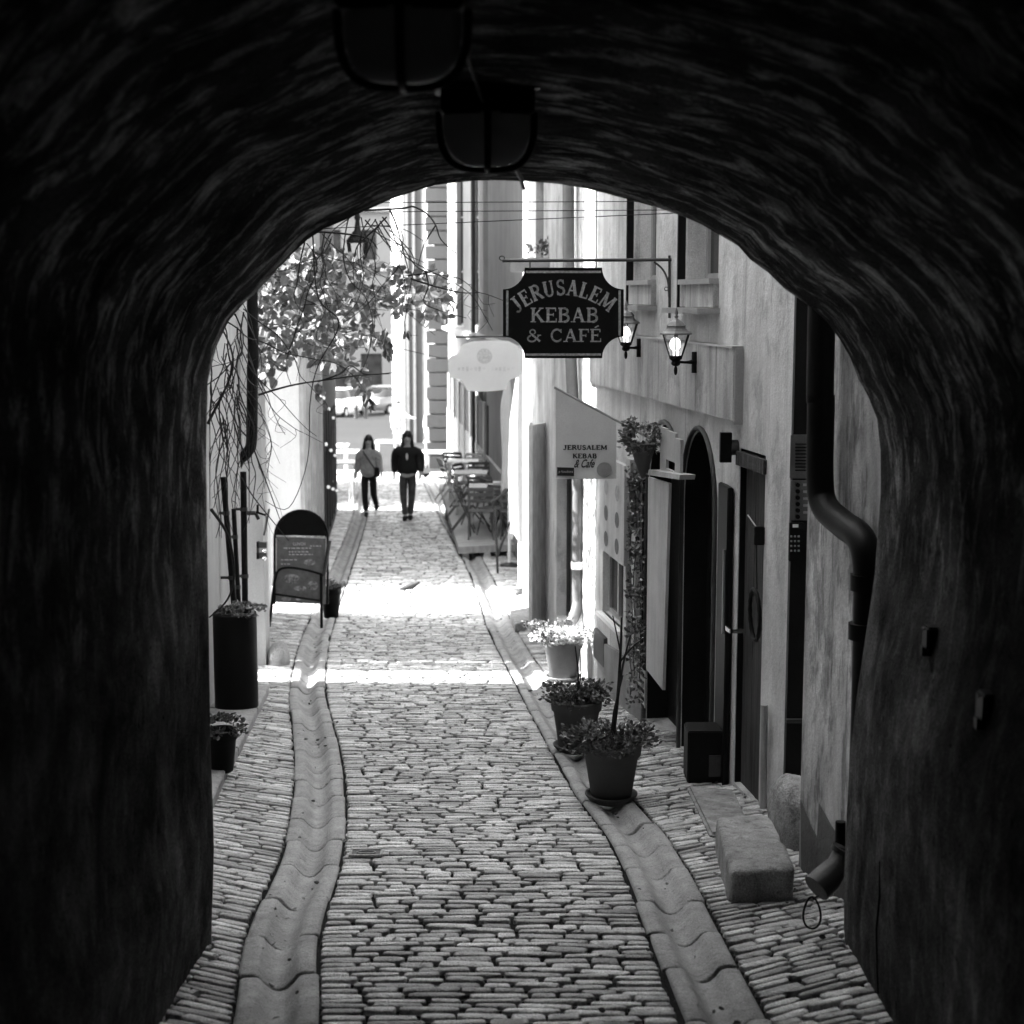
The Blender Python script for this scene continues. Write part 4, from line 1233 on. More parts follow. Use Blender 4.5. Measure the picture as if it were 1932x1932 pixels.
# hanging cone planter
h = WC.hit(1213, 845, .22)
t = thing('hanging_planter', h, 'cone shaped hanging planter with overflowing leaves at the end of the banner pole', 'hanging planter')
mb = MB(); mb.lathe([(.01, -.2), (.03, -.16), (.09, .02), (.095, .03)], h, 20); mb.build('cone', M['terra'], t)
bush((h.x, h.y, h.z+.06), .11, .11, .10, 800, .018, .036, lo=-.9).build('foliage', M['leafm'], t, fixn=False)
# garland in the shop window
t = thing('garland', WC.hit(1200, 950, .05), 'dangling garland of dried leaves and pale tags before the dark shop window', 'garland')
mb = MB(); m2 = MB(); m3 = MB()
for px in (1190, 1198, 1208):
    pts = [WC.hit(px+rnd(-3, 3), py, .06) for py in range(880, 1330, 50)]; mb.tube(smooth(pts, 3), .004, 5)
for _ in range(900):
    py = rnd(880, 1330) if rnd(0, 1) < .5 else random.choice((890, 905, 1035, 1120, 1180, 1230))+rnd(-14, 14)
    q = WC.hit(rnd(1184, 1214), py, rnd(.03, .1)); leaf(m2, q, rnd(.02, .045))
for _ in range(40):
    q = WC.hit(rnd(1188, 1212), rnd(890, 1300), .09); leaf(m3, q, rnd(.012, .03))
mb.build('string', M['twig'], t); m2.build('leaves', M['leafd'], t, fixn=False); m3.build('paper_tags', M['flower'], t, fixn=False)['kind'] = 'stuff'
mb = MB()
for px in (1194,):
    mb.slab([WC.hit(px-3, 1000, .03), WC.hit(px+4, 1000, .03), WC.hit(px+4, 1250, .03), WC.hit(px-3, 1250, .03)], -WC.n*.01)
mb.build('ribbon', M['board'], t)
# coil hose and box on plank door
t = thing('coiled_cable', WC.hit(1425, 1150, .05), 'black ribbed cable hung in a long loop on the plank door', 'cable')
mb = MB(); pts = []
for k in range(33):
    a = 2*math.pi*k/32; pts.append(WC.hit(1424+9*math.cos(a)-4*math.sin(a)*.5, 1160-48*math.sin(a), .05))
mb.tube(pts[:-1], [.011+.003*(k % 2) for k in range(32)], 8, closed=True)
mb.build('loop', M['blackmetal'], t)
mb = MB(); mb.tube([WC.hit(1427, 1010, .04), WC.hit(1428, 1112, .04)], .004, 6); mb.build('lead', M['blackmetal'], t)
mb = MB(); u, z = WC.sz(1427, 1000, .04); wbox(mb, WC, u-.03, u+.03, z-.08, z+.02, .0, .06); mb.build('plug_box', M['blackmetal'], t, bevel=.004)
mb = MB(); mb.tube([WC.hit(1411, 972, .04), WC.hit(1428, 996, .04)], .004, 6); mb.build('wire', M['zinc'], t)
# conduit stub
mb = MB(); mb.tube([WC.hit(1442, 1330, .03), WC.hit(1440, 1525, .03)], .02, 10)
tag(mb.build('wall_pipe', M['zinc']), 'short grey pipe rising beside the foot of the plank door', 'pipe')
# drain grate ladder
t = MB(); 
for k in range(5): 
    u, z = WC.sz(1213, 1265+k*15, .04); wbox(t, WC, u-.10, u+.10, z-.006, z+.006, .035, .05)
u0_, z_ = WC.sz(1213, 1260, .04); _, zb2 = WC.sz(1213, 1330, .04)
wbox(t, WC, u0_-.11, u0_-.09, zb2, z_, .035, .05); wbox(t, WC, u0_+.09, u0_+.11, zb2, z_, .035, .05)
tag(t.build('cellar_grille', M['zinc']), 'small barred cellar grille low on the wall behind the nearest pot', 'grille')

# ------------------------------------------------------------------ E: next house on the right
WE = Wall((.66, 13.46), (.13, 19.15), 1)
def oE(px0, px1, pyt, pyb, zb=None):
    s0 = WE.sz(px1, (pyt+pyb)/2)[0]; s1 = WE.sz(px0, (pyt+pyb)/2)[0]; pm = (px0+px1)/2
    return (s0, s1, WE.sz(pm, pyb)[1] if zb is None else zb, WE.sz(pm, pyt)[1], 0)
eo1 = oE(1050, 1082, 880, 1170, gz(15)+.25); eo2 = oE(1011, 1026, 330, 505); eo3 = oE(1000.5, 1012, 800, 1160, gz(17.9))
eo3 = (eo3[0], min(eo3[1], WE.L-.08), eo3[2], eo3[3], 0)
tE = building(WE, 6, [eo1, eo2, eo3], .2, 4, M['plasterE'], 'pale_house', 'pale plastered house behind the cafe house with dark door and slatted leaf')
window(WE, tE, *eo1[:4], .1, M['iron'], mull=1, bars=0, pane='darkglass')
window(WE, tE, *eo2[:4], .1, M['iron'], mull=1, bars=1, pane='darkglass')
mb = MB(); wbox(mb, WE, eo3[0], eo3[1], eo3[2], eo3[3], -.19, -.12); mb.build('door', M['shopdark'], tE)
# slatted open door leaf standing out, seen obliquely
t = thing('slatted_shutter', WE.hit(1012, 1160, .1), 'open pale slatted door leaf standing against the pale house', 'door leaf')
A_ = Vector((WE.hit(1028, 1000).x-.01, WE.hit(1028, 1000).y, 0)); q = P(1001, 1000, A_.y-.35)
WS = Wall((A_.x, A_.y), (q.x, q.y), -1)
zt2 = P(1012, 800, A_.y-.2).z; zb2 = gz(A_.y)+.03
mb = MB(); wbox(mb, WS, 0, .03, zb2, zt2, -.02, .02); wbox(mb, WS, WS.L-.03, WS.L, zb2, zt2, -.02, .02); wbox(mb, WS, .03, WS.L-.03, zt2-.05, zt2, -.02, .02)
mb.build('frame', M['woodlight'], t)
mb = MB(); k = 34
for i in range(k):
    z = lerp(zb2+.02, zt2-.08, i/(k-1)); wbox(mb, WS, .03, WS.L-.03, z, z+.028, -.012, .002+.014*(i % 2))
wbox(mb, WS, .03, WS.L-.03, zb2, zt2-.05, -.02, -.014); mb.build('slats', M['woodlight'], t)
# downpipe of E
tp = thing('downpipe', WE.hit(1085, 900, .1), 'grey downpipe with a pale collar and a bent foot by the white strip of sunlight', 'downpipe', 'rainwater downpipes')
yy = 13.7
top_ = P(1072, 400, 14.3); t2 = top_.copy(); t2.z = 5
mb = MB(); mb.tube(smooth([t2, top_, P(1078, 700, 14.1), P(1090, 900, 13.9), P(1090, 1100, 13.9), P(1088, 1150, 13.85), P(1074, 1178, 13.7)], 6), .052, 14); mb.build('pipe', mat('grey zinc pipe', .11, rough=.5), tp)
mb = MB(); mb.tube([P(1090, 1060, 13.88), P(1090, 1073, 13.88)], .062, 14); mb.build('collar', M['white'], tp)
tp = thing('downpipe', WC.hit(1130, 400, .1), 'dark straight downpipe above the black sign at the corner of the cafe house', 'downpipe', 'rainwater downpipes')
a = P(1128, 660, 13.2); b_ = Vector((a.x, a.y, 5)); mb = MB(); mb.tube([a, b_], .03, 10); mb.build('pipe', M['iron'], tp)
mb = MB(); mb.tube([P(1143, 560, 12.9), P(1143, 340, 12.9)+Vector((0, 0, 1))], .008, 6); mb.tube([P(1148, 560, 12.8), P(1148, 340, 12.8)+Vector((0, 0, 1))], .008, 6); mb.build('conduit', M['iron'], tp)
# doorstep
gblock([(972, 1195), (1015, 1182), (1000, 1160), (962, 1168)], .10, 'door_step', M['granite'], 'grey stone doorstep in front of the pale slatted door leaf', 'doorstep', bev=.008)

# ------------------------------------------------------------------ D: long facade
WD = Wall((.62, 19.4), (-1.75, 44), 1)
def oD(px0, px1, pyt, pyb):
    s0 = WD.sz(px1, (pyt+pyb)/2)[0]; s1 = WD.sz(px0, (pyt+pyb)/2)[0]; pm = (px0+px1)/2
    return (max(s0, .1), min(s1, WD.L-.1), WD.sz(pm, pyb)[1], WD.sz(pm, pyt)[1], 0)
opD = [oD(862, 874, 300, 615), oD(890, 902, 300, 615), oD(912, 921, 300, 610)]
sh = []
for a, b_ in ((848, 857), (860, 868), (872, 882), (886, 897), (903, 918)):
    sh.append(oD(a, b_, 735, 885))
tD = building(WD, 6.5, opD+sh, .2, 4, M['plasterD'], 'long_house', 'long grey house with tall dark windows and a striped shopfront beyond the white sign')
for o in opD: window(WD, tD, *o[:4], .1, M['iron'], mull=1, bars=2, pane='darkglass')
mb = MB(); sa = WD.sz(922, 800)[0]; sb_ = WD.sz(846, 800)[0]; zz1 = WD.sz(885, 735)[1]; wbox(mb, WD, sa, sb_, gz(40)+.6, zz1, .0, .03)
shp = mb.build('shopfront', M['shopfront'], tD)
for k in range(7):
    mb = MB(); u_ = lerp(sa, sb_, (k+.15)/7); wbox(mb, WD, u_, u_+.25, gz(40)+.6, zz1+.05, .03, .07); mb.build('post', M['zinc'], shp)
for o in sh:
    mb = MB(); wbox(mb, WD, o[0], o[1], o[2], o[3], -.12, -.08); mb.build('shop_pane', M['shopdark'], tD)
u0, z1_ = WD.sz(944, 632); mb = MB(); wbox(mb, WD, .2, WD.L, WD.sz(900, 640)[1], WD.sz(900, 628)[1], 0, .18); mb.build('cornice', M['zinc'], tD)
mb = MB(); wbox(mb, WD, 2, WD.L, gz(30)+.0, gz(22)+.9, 0, .05); mb.build('plinth', mat('grey shop base', .3, var=.2), tD)
mb = MB(); a = WD.hit(893, 600, .08); mb.tube([a, Vector((a.x, a.y, 6))], .05, 10); mb.tube([a, WD.hit(893, 880, .08)], .05, 10)
tag(mb.build('downpipe', M['iron']), 'dark downpipe between the tall windows of the long grey house', 'downpipe', 'rainwater downpipes')

# white shaped sign
t = thing('white_sign', P(915, 690, 17.6), 'white hanging shop sign with notched rounded outline below the cornice', 'shop sign')
def PW(px, py, o=0): q = P(px, py, 17.6); return Vector((q.x, 17.6-o, q.z))
out = [(868, 655), (873, 650), (890, 645), (915, 643), (945, 643), (960, 644), (972, 650), (981, 660), (986, 672), (987, 690), (986, 700), (978, 712), (965, 715), (957, 722), (955, 735), (930, 738), (900, 739), (880, 736), (876, 725), (869, 716), (858, 714), (850, 712), (846, 700), (845, 685), (847, 675), (853, 671), (863, 668), (868, 661)]
mb = MB(); mb.slab([PW(a, b_) for a, b_ in out], (0, .05, 0)); wb = mb.build('board', M['white'], t)
font('WESTERLÅNGGATAN', 862, 972, 699, 8, lambda a, b_: PW(a, b_, .004), mat('faint grey print', .62, rough=.8), wb) if False else None
mb = MB(); c = PW(914, 672, .004)
mb.add([c+Vector((.085*math.cos(a), 0, .085*math.sin(a))) for a in [k*math.pi/12 for k in range(24)]], [tuple(range(24))]); mb.build('emblem', mat('pale print', .60, rough=.8, var=.2, scale=40), wb)
mb = MB()
for k in range(14):
    c = PW(866+k*7.8, 696, .004); mb.box(c, (.028, .002, .03+.01*(k % 3)))
mb.build('faint_lettering', mat('pale lettering', .73, rough=.8), wb)
mb = MB(); mb.tube([PW(985, 640)+Vector((.12, .2, .03)), PW(860, 636)], .012, 8); mb.build('bracket', M['iron'], t)

# furled white parasol
def cloth_roll(name, px0, px1, pyt, pyb, Yy, label, seed):
    a = P((px0+px1)/2, pyb, Yy); top = P((px0+px1)/2, pyt, Yy); r_ = (px1-px0)/2*Yy/FPX
    t = thing(name, Vector((a.x, a.y, gz(Yy))), label, 'parasol', 'furled white parasols')
    H = top.z-a.z; mb = MB(); n = 30; vs = []; fs = []; m = 24
    for i in range(m+1):
        k = i/m; rr = r_*(1.0 if k < .7 else lerp(1, .25, (k-.7)/.3))*(.92+.08*math.cos(k*9+seed))
        for j in range(n):
            th = 2*math.pi*j/n
            q = rr*(1+.10*math.sin(5*th+seed+k*2)+.05*math.sin(9*th))
            vs.append((a.x+q*math.cos(th), a.y+q*math.sin(th), a.z+H*k+(.05*math.sin(3*th+seed) if i == 0 else 0)))
    for i in range(m):
        for j in range(n): fs.append((i*n+j, i*n+(j+1) % n, (i+1)*n+(j+1) % n, (i+1)*n+j))
    mb.add(vs, fs, True); mb.build('canopy', M['cloth'], t)
    mb = MB(); mb.tube([(a.x, a.y, gz(Yy)), (a.x, a.y, top.z+.05)], .025, 10); mb.build('pole', M['white'], t)
    mb = MB(); mb.lathe([(.14, 0), (.14, .04), (.04, .07)], (a.x, a.y, gz(Yy)), 20); mb.build('base', M['iron'], t)
cloth_roll('parasol', 944, 978, 690, 925, 23.5, 'furled white parasol on the left, farther back beside the deck', 1)
cloth_roll('parasol', 960, 1002, 700, 1012, 20.5, 'thick furled white parasol hanging low at the corner of the pale house', 3)
# black tripod stand
t = thing('folding_stand', G(938, 1080), 'black metal folding stand with slanting legs in front of the cafe deck', 'stand')
b0 = G(939, 1082); yy = b0.y
mb = MB()
mb.tube([b0, P(934, 960, yy)], .018, 8); mb.tube([P(938, 1050, yy), P(962, 985, yy+.2)], .018, 8); mb.build('legs', M['iron'], t)
mb = MB(); mb.tube([P(926, 948, yy), P(962, 922, yy+.1)], .018, 8); mb.build('arm', M['iron'], t)

# deck with chairs and tables
dA_ = G(868, 1057); dB_ = G(962, 1052)
t = thing('deck', Vector((-.3, 26, gz(26))), 'raised timber deck for the cafe tables on the right of the lane', 'deck')
DZ = P(900, 1030, 24.7).z
dl = [Vector((-.84, 24.6)), Vector((.10, 24.9)), Vector((-.35, 33)), Vector((-1.52, 33))]
mb = MB(); 
for i in range(36):
    a, b_ = i/36, (i+.88)/36
    c = []
    for zz in (DZ-.03, DZ):
        for (u_, v_) in ((0, a), (1, a), (1, b_), (0, b_)):
            p = dl[0].lerp(dl[3], v_).lerp(dl[1].lerp(dl[2], v_), u_); c.append((p.x, p.y, zz))
    mb.hexa(c)
mb.build('boards', M['deck'], t)
mb = MB()
c = [(q.x, q.y, z) for z in (DZ-.11, DZ-.032) for q in dl]; mb.hexa(c); mb.build('edge_beam', M['deck'], t)
for px in (-.72, -.38, -.02):
    for yy in (24.75, 28, 32):
        mb = MB(); mb.box((px-(yy-24.6)*.08, yy, (DZ-.11+gz(yy)-.05)/2), (.10, .08, DZ-.11-gz(yy)+.05)); mb.build('foot', M['deck'], t)
def chair(x, y, rz, label, mt=None):
    mt = mt or random.choice(('woodlight', 'darkwood', 'darkwood'))
    t = thing('folding_chair', (x, y, DZ), label, 'chair', 'folding chairs on the deck')
    def L(px, py, pz): return (x+px*math.cos(rz)-py*math.sin(rz), y+px*math.sin(rz)+py*math.cos(rz), DZ+pz)
    for sx in (-.2, .2):
        mb = MB(); mb.tube([L(sx, .2, 0), L(sx, -.14, .78)], .014, 6); mb.build('leg', M[mt], t)
        mb = MB(); mb.tube([L(sx*.9, -.2, 0), L(sx*.9, .16, .45)], .014, 6); mb.build('leg', M[mt], t)
    mb = MB()
    for k in range(5): mb.box(L(0, -.15+k*.075, .45), (.40, .05, .018), rz)
    mb.build('seat', M[mt], t)
    mb = MB()
    for z in (.60, .70, .78): mb.box(L(0, -.07-(z-.6)*.4, z), (.40, .018, .055), rz)
    mb.build('backrest', M[mt], t)
def table(x, y, z, label, w_=.6, d_=.6, mt='woodlight', grp='cafe tables on the deck'):
    t = thing('cafe_table', (x, y, z), label, 'table', grp)
    mb = MB(); mb.box((x, y, z+.73), (w_, d_, .03)); mb.build('tabletop', M[mt], t, bevel=.004)
    for sx in (-1, 1):
        for sy in (-1, 1):
            mb = MB(); mb.tube([(x+sx*w_*.42, y+sy*d_*.42, z), (x+sx*w_*.42, y+sy*d_*.42, z+.72)], .018, 6); mb.build('leg', M[mt], t)
chair(-.50, 25.5, math.pi, 'folding chair at the front of the deck, seen from behind, left one')
chair(.02, 25.5, math.pi, 'folding chair at the front right corner of the deck beside the parasol')
table(-.42, 26.5, DZ, 'square cafe table nearest the front edge of the deck')
chair(-.55, 27.4, 0, 'folding chair facing the lane end behind the nearest deck table')
table(-.75, 28.6, DZ, 'middle square cafe table on the deck')
chair(-.15, 27.9, 1.3, 'folding chair close to the grey shopfront on the deck')
table(-.95, 30.6, DZ, 'farthest square cafe table on the deck', mt='white')
chair(-.75, 31.6, .2, 'farthest folding chair at the back of the deck')

chair(-.12, 26.4, math.pi/2, 'folding chair by the shopfront side of the nearest deck table')
chair(-.82, 26.3, -math.pi/2, 'folding chair on the lane side of the nearest deck table')
chair(-.95, 28.2, -math.pi/2, 'folding chair on the lane side of the middle deck table')
chair(-.62, 29.6, math.pi, 'folding chair between the middle and the farthest deck tables')
chair(-1.25, 30.3, -1.3, 'folding chair at the lane side of the farthest deck table')
table(-.1, 26.9, DZ, 'small cafe table against the grey shopfront on the deck', .45, .5)
for (x_, y_, a_, l_) in ((-.3, 25.9, 2.6, 'dark folding chair turned slantwise just behind the front deck chairs'), (-.62, 26.9, 1.9, 'folding chair tucked under the lane side of the nearest deck table'), (-.2, 28.8, 1.2, 'folding chair by the shopfront beside the middle deck table'), (-.9, 29.4, -2.0, 'folding chair turned to the lane past the middle deck table'), (-.45, 30.4, .8, 'folding chair against the shopfront near the back of the deck'), (-1.15, 31.8, -.4, 'folding chair at the far lane corner of the deck')):
    chair(x_, y_, a_, l_, 'darkwood')
# ------------------------------------------------------------------ left side
def lblock(A, B, name, label, mt, zt=5.5, back=3):
    W_ = Wall(A, B, -1)
    return W_, building(W_, zt, [], .2, back, mt, name, label)
WL1, tL1 = lblock((-2.3, 6.14), (-2.26, 13.32), 'left_house', 'pale plastered house wall behind the arch on the left with pipes on it', M['plasterL'])
WL1b, _ = lblock((-2.26, 14.28), (-2.27, 14.62), 'wall_pier', 'narrow pale wall pier with stone foot at the first side alley', M['plasterL'])
WL2, _ = lblock((-2.86, 14.85), (-2.88, 18.75), 'white_house', 'bright white plain house wall behind the menu sign', M['plasterL'])
WL3, tL3 = lblock((-2.88, 21.5), (-2.97, 24.9), 'pilastered_house', 'white house corner with fluted door surround on the left', M['plasterL'])
mb = MB()
for k, yy in enumerate((21.52, 22.4, 23.2, 24.2)):
    u = yy-21.5; wbox(mb, WL3, u, u+.22, gz(yy)-.2, -.1, 0, .05); wbox(mb, WL3, u+.3, u+.36, gz(yy)-.2, -.1, 0, .025)
mb.build('pilaster', M['zinc'], tL3)
WL4 = Wall((-2.99, 24.95), (-3.72, 33.6), -1)
opn = [(k*1.4+.25, k*1.4+1.25, gz(26+k*1.4)+.1, gz(26+k*1.4)+2.3, 0) for k in range(6)]
tL4 = building(WL4, 7, opn, .15, 7, M['shopdark'], 'dark_shop', 'dark shopfront with small lit lamps on the left behind the white wall')
for o in opn:
    window(WL4, tL4, *o[:4], .08, M['blackmetal'], mull=0, bars=1, pane='darkglass')
mb = MB(); 
for k in range(9):
    u, z = WL4.sz(618+k*1.2, 0)[0], 0
    u = .4+k*.9; mb.ball(WL4.at(u, -1.6-.12*k+(k % 3)*-.7, .02), .03, 8, 6)
mb.build('shop_light', emis('small shop light', .4, .05), tL4)
WL5, _ = lblock((-4.1, 35.5), (-4.9, 41), 'corner_house', 'white corner house at the end of the lane on the left', M['plasterF'])
# kerb slab on the left
def slab_left():
    mb = MB()
    pts = [G(402, 1530), G(427, 1470), G(450, 1430), G(487, 1352), G(508, 1310)]
    h = .07
    inner = [Vector((-2.4, p.y, p.z)) for p in pts]
    for i in range(len(pts)-1):
        a, b_, c, d = pts[i], pts[i+1], inner[i+1], inner[i]
        d0 = Vector((0, 0, -.1)); d1 = Vector((0, 0, h)); sp = (b_-a)*.012
        mb.hexa([a+sp+d0, b_-sp+d0, c-sp+d0, d+sp+d0, a+sp+d1, b_-sp+d1, c-sp+d1, d+sp+d1])
    return tag(mb.build('kerb', M['gutter'], bevel=.006), kind='structure')
slab_left()
boulder('corner_stone', (-2.16, 14.42, gz(14.5)+.02), .10, .16, .20, .05, 'pale rounded corner stone at the foot of the left wall pier', M['gutter'], 8, 'guard stone', 2.8)
# planter tall
c = G(440, 1357); 
t = thing('tall_planter', c, 'tall round black planter with ivy on top against the left wall', 'planter')
S_ = c.y/FPX; wd = 83*S_*1.02; ht = 183*S_*1.02
mb = MB(); mb.lathe([(wd*.48, .05), (wd*.5, .06), (wd*.5, ht+.05), (wd*.49, ht+.06), (wd*.45, ht+.06), (wd*.44, ht+.03)], (c.x, c.y+wd/2, c.z), 40); mb.build('drum', M['signblack'], t)
bush((c.x, c.y+wd/2, c.z+ht+.07), wd*.52, wd*.5, .035, 420, .02, .04, lo=-.6).build('foliage', M['leafm'], t, fixn=False)
c = G(424, 1470); c.x = (412-966)/FPX*c.y*1.02
pot('flower_pot', Vector((c.x+.0, c.y, c.z+.05)), .10, .07, .26, M['signblack'], 'small black pot with dark leaves half hidden behind the left passage wall', saucer=False, leafn=260, leafs=(.02, .045), br=(1.2, 1.2, .9))
# left downpipe
tp = thing('downpipe', P(476, 800, 13.2), 'black downpipe bending to the left on the pale left wall behind bare vines', 'downpipe', 'rainwater downpipes')
a = P(476, 560, 13.2); b_ = a.copy(); b_.z = 5
mb = MB(); mb.tube(smooth([b_, a, P(476, 700, 13.2), P(475, 825, 13.2), P(468, 852, 13.2), P(452, 868, 13.2), P(444, 885, 13.2)], 6), .046, 14); mb.build('pipe', M['blackmetal'], tp)
def barpipe(px0, py0, px1, py1, wpx, Y0, label, mt='blackmetal'):
    a = P(px0, py0, Y0); b_ = P(px1, py1, Y0-.0)
    mb = MB(); r_ = wpx/2*Y0/FPX
    t = thing('wall_pipe', b_, label, 'pipe', 'upright pipes on the left wall')
    mb.tube([a, b_], r_, 10); mb.build('pipe', M[mt], t)
    mb = MB()
    for k in (.25, .7): 
        q = a.lerp(b_, k); mb.tube([q+Vector((0, 0, -.015)), q+Vector((0, 0, .015))], r_*1.25, 10); mb.box(q+Vector((-.08, 0, 0)), (.16, .02, .02))
    mb.build('clamp', M['iron'], t)
barpipe(459, 890, 463, 1170, 12, 12.9, 'thick black upright pipe on the left wall, rightmost of three')
barpipe(441, 960, 452, 1170, 9, 12.6, 'thinner dark pipe on the left wall, middle of three')
barpipe(421, 900, 444, 1170, 11, 12.2, 'black leaning pipe on the left wall, leftmost of three')
t = thing('water_tap', P(488, 968, 12.9), 'small black tap with handle sticking out of the left wall', 'tap')
mb = MB(); mb.tube([P(462, 968, 12.9), P(482, 968, 12.9)], .018, 8); mb.tube([P(482, 968, 12.9), P(488, 980, 12.9)], .014, 8); mb.build('spout', M['iron'], t)
mb = MB(); mb.tube([P(486, 952, 12.9), P(486, 966, 12.9)], .010, 8); mb.tube([P(483, 966, 12.9), P(501, 972, 12.9)], .009, 8); mb.build('lever', M['blackmetal'], t)
# gate latch
t = thing('iron_latch', P(497, 1040, 14.2), 'black iron latch with round pale knob on the wall pier behind the pipes', 'latch')
mb = MB(); mb.box(P(494, 1028, 14.2), (.09, .05, .05)); mb.box(P(494, 1048, 14.2), (.09, .05, .05)); mb.box(P(487, 1038, 14.2), (.02, .05, .16)); mb.tube([P(498, 1010, 14.2), P(508, 960, 14.2)], .010, 6); mb.build('bracket', M['iron'], t)
mb = MB(); mb.ball(P(499, 1040, 14.15), .02, 10, 8); mb.ball(P(499, 1054, 14.15), .022, 10, 8); mb.build('knob', M['chrome'], t)

# A-board
def aboard():
    Yb = 17.5; c = G(560, 1182); Yb = c.y
    def Q(px, py, o=0): q = P(px, py, Yb+o); return q
    t = thing('menu_stand', G(560, 1182), 'round topped dark pavement menu stand with printed menu poster', 'pavement sign')
    mb = MB()
    pts = [Q(518, 1140)]+[Q(518, 1010)]+[Q(568.5+50*math.cos(R(a)), 1012-49*math.sin(R(a))) for a in range(180, -1, -12)]+[Q(618, 1140)]
    mb.tube(pts, .014, 8); mb.build('frame', M['blackmetal'], t)
    poly = [Q(520, 1010)]+[Q(568.5+48*math.cos(R(a)), 1011-47*math.sin(R(a))) for a in range(180, -1, -12)]
    mb = MB(); mb.slab(poly, (0, .01, 0)); mb.build('round_top', M['signblack'], t)
    mb = MB(); mb.slab([Q(520, 1012), Q(616, 1016), Q(614, 1140), Q(520, 1136)], (0, .012, 0)); po = mb.build('poster', M['poster'], t)
    mb = MB()
    for (a, b_, c_, d) in ((521, 1011, 616, 1015), (521, 1015, 521, 1078), (616, 1017, 614, 1062)):
        p, q = Q(a, b_, -.004), Q(c_, d, -.004); dd = (q-p).normalized(); nn = Vector((-dd.z, 0, dd.x))*.008
        mb.add([p+nn, q+nn, q-nn, p-nn], [(0, 1, 2, 3)])
    mb.build('poster_edge', M['posterlight'], po)
    pf3 = lambda a, b_: Q(a, b_, -.006)
    font('LUNCH', 553, 576, 1029, 5.5, pf3, M['posterlight'], po, name='heading', off=.02)
    mb = MB()
    for (a, b_, y) in ((535, 588, 1034), (545, 582, 1041), (545, 590, 1046), (530, 560, 1056), (530, 548, 1064), (585, 606, 1030)):
        x = a
        while x < b_:
            l = rnd(3, 8); p, q = Q(x, y, -.006), Q(min(x+l, b_), y+.4, -.006); mb.add([p+Vector((0, 0, .006)), q+Vector((0, 0, .006)), q-Vector((0, 0, .006)), p-Vector((0, 0, .006))], [(0, 1, 2, 3)]); x += l+2
    mb.build('small_print', M['posterlight'], po)['kind'] = 'stuff'
    for (cx_, cy_, rx, ry) in ((584, 1061, 11, 6), (550, 1092, 16, 9), (590, 1105, 10, 9), (566, 1110, 12, 5), (540, 1130, 9, 5), (563, 1129, 5, 4)):
        mb = MB(); mb.add([Q(cx_+rx*math.cos(a), cy_+ry*math.sin(a), -.005) for a in [k*math.pi/9 for k in range(18)]], [tuple(range(18))])
        mb.build('food_print', M['foodprint'], po)
    mb = MB(); mb.tube([Q(622, 1020, -.05), Q(611, 1085, -.08)], .022, 8); mb.build('side_strut', M['iron'], t)
    for a, b_, c_, d in ((519, 1085, 508, 1184), (606, 1085, 607, 1185)):
        mb = MB(); p = P(a, b_, Yb-.05); q = G(c_, d); mb.tube([p, q], .017, 8); mb.build('leg', M['blackmetal'], t)
    mb = MB(); mb.tube(smooth([Q(519, 1093, -.08), Q(526, 1076, -.1), Q(545, 1071, -.1), Q(580, 1076, -.1), Q(611, 1085, -.08)], 5), .014, 8); mb.tube([Q(518, 1121, -.08), Q(608, 1134, -.08)], .012, 8); mb.build('crossbar', M['blackmetal'], t)
aboard()
c = G(625, 1165)
pot('flower_pot', c, .125, .085, .36, M['signblack'], 'black conical pot with small pale leaves beside the menu stand', saucer=False, leafn=260, leafs=(.03, .05), lm='leafm', br=(.9, .9, .6))
# pigeon
c = G(775, 1118); t = thing('pigeon', c, 'small dark pigeon on the bright sunlit paving in the middle of the lane', 'bird')
mb = MB(); vs = [(-.20, 0, .05, .012), (-.12, 0, .065, .03), (-.04, 0, .085, .05), (.03, 0, .10, .052), (.08, 0, .12, .035), (.11, 0, .14, .028), (.135, 0, .148, .022), (.16, 0, .142, .006)]
mb.tube([c+Vector((a*.8, b_, z*.9)) for a, b_, z, r_ in vs], [r_*.8 for *_, r_ in vs], 10); mb.build('body', M['bird'], t)
mb = MB(); mb.tube([c+Vector((.0, -.02, .06)), c+Vector((.0, -.02, 0))], .006, 5); mb.tube([c+Vector((.02, .02, .06)), c+Vector((.03, .02, 0))], .006, 5); mb.build('legs', M['bird'], t)

# drain cover
c = G(691, 1618)
t = MB(); t.box((c.x, c.y, gz(c.y)+.02), (.15, .08, .012)); dc = tag(t.build('drain_cover', M['iron']), 'small rectangular drain cover with a pale rim set between the setts', 'drain cover')
mb = MB()
for dx, dy, a, b_ in ((0, .04, .16, .012), (0, -.04, .16, .012), (.075, 0, .012, .09), (-.075, 0, .012, .09)): mb.box((c.x+dx, c.y+dy, gz(c.y)+.024), (a, b_, .012))
mb.tube([Vector((c.x+.045*math.cos(a), c.y+.02*math.sin(a), gz(c.y)+.028)) for a in [k*math.pi/10 for k in range(20)]], .004, 6, closed=True)
mb.build('rim', M['gutter'], dc)

# fallen leaves and grit along the gutters and walls
mb = MB()
for k in range(520):
    y = 4.8+rnd(0, 1)**1.6*16; q = random.choice((0, 0, 1, 1, 2, 3, 4))
    x = (poly_interp(GL, y)+rnd(-.17, .17), poly_interp(GR, y)+rnd(-.17, .17), lin(RWL, y)-abs(random.gauss(0, .12)), lin(LW, y)+abs(random.gauss(0, .12)), lerp(poly_interp(GL, y), poly_interp(GR, y), rnd(0, 1)))[q]
    leaf(mb, (x, y, gz(y)+(.012 if q > 1 else rnd(.0, .008))), rnd(.008, .032), Vector((rnd(-1, 1), rnd(-1, 1), rnd(0, .25))))
tag(mb.build('leaf_litter', M['leafd'], fixn=False), 'small dry leaves and grit scattered along the gutters and between the setts', 'litter', kind='stuff')
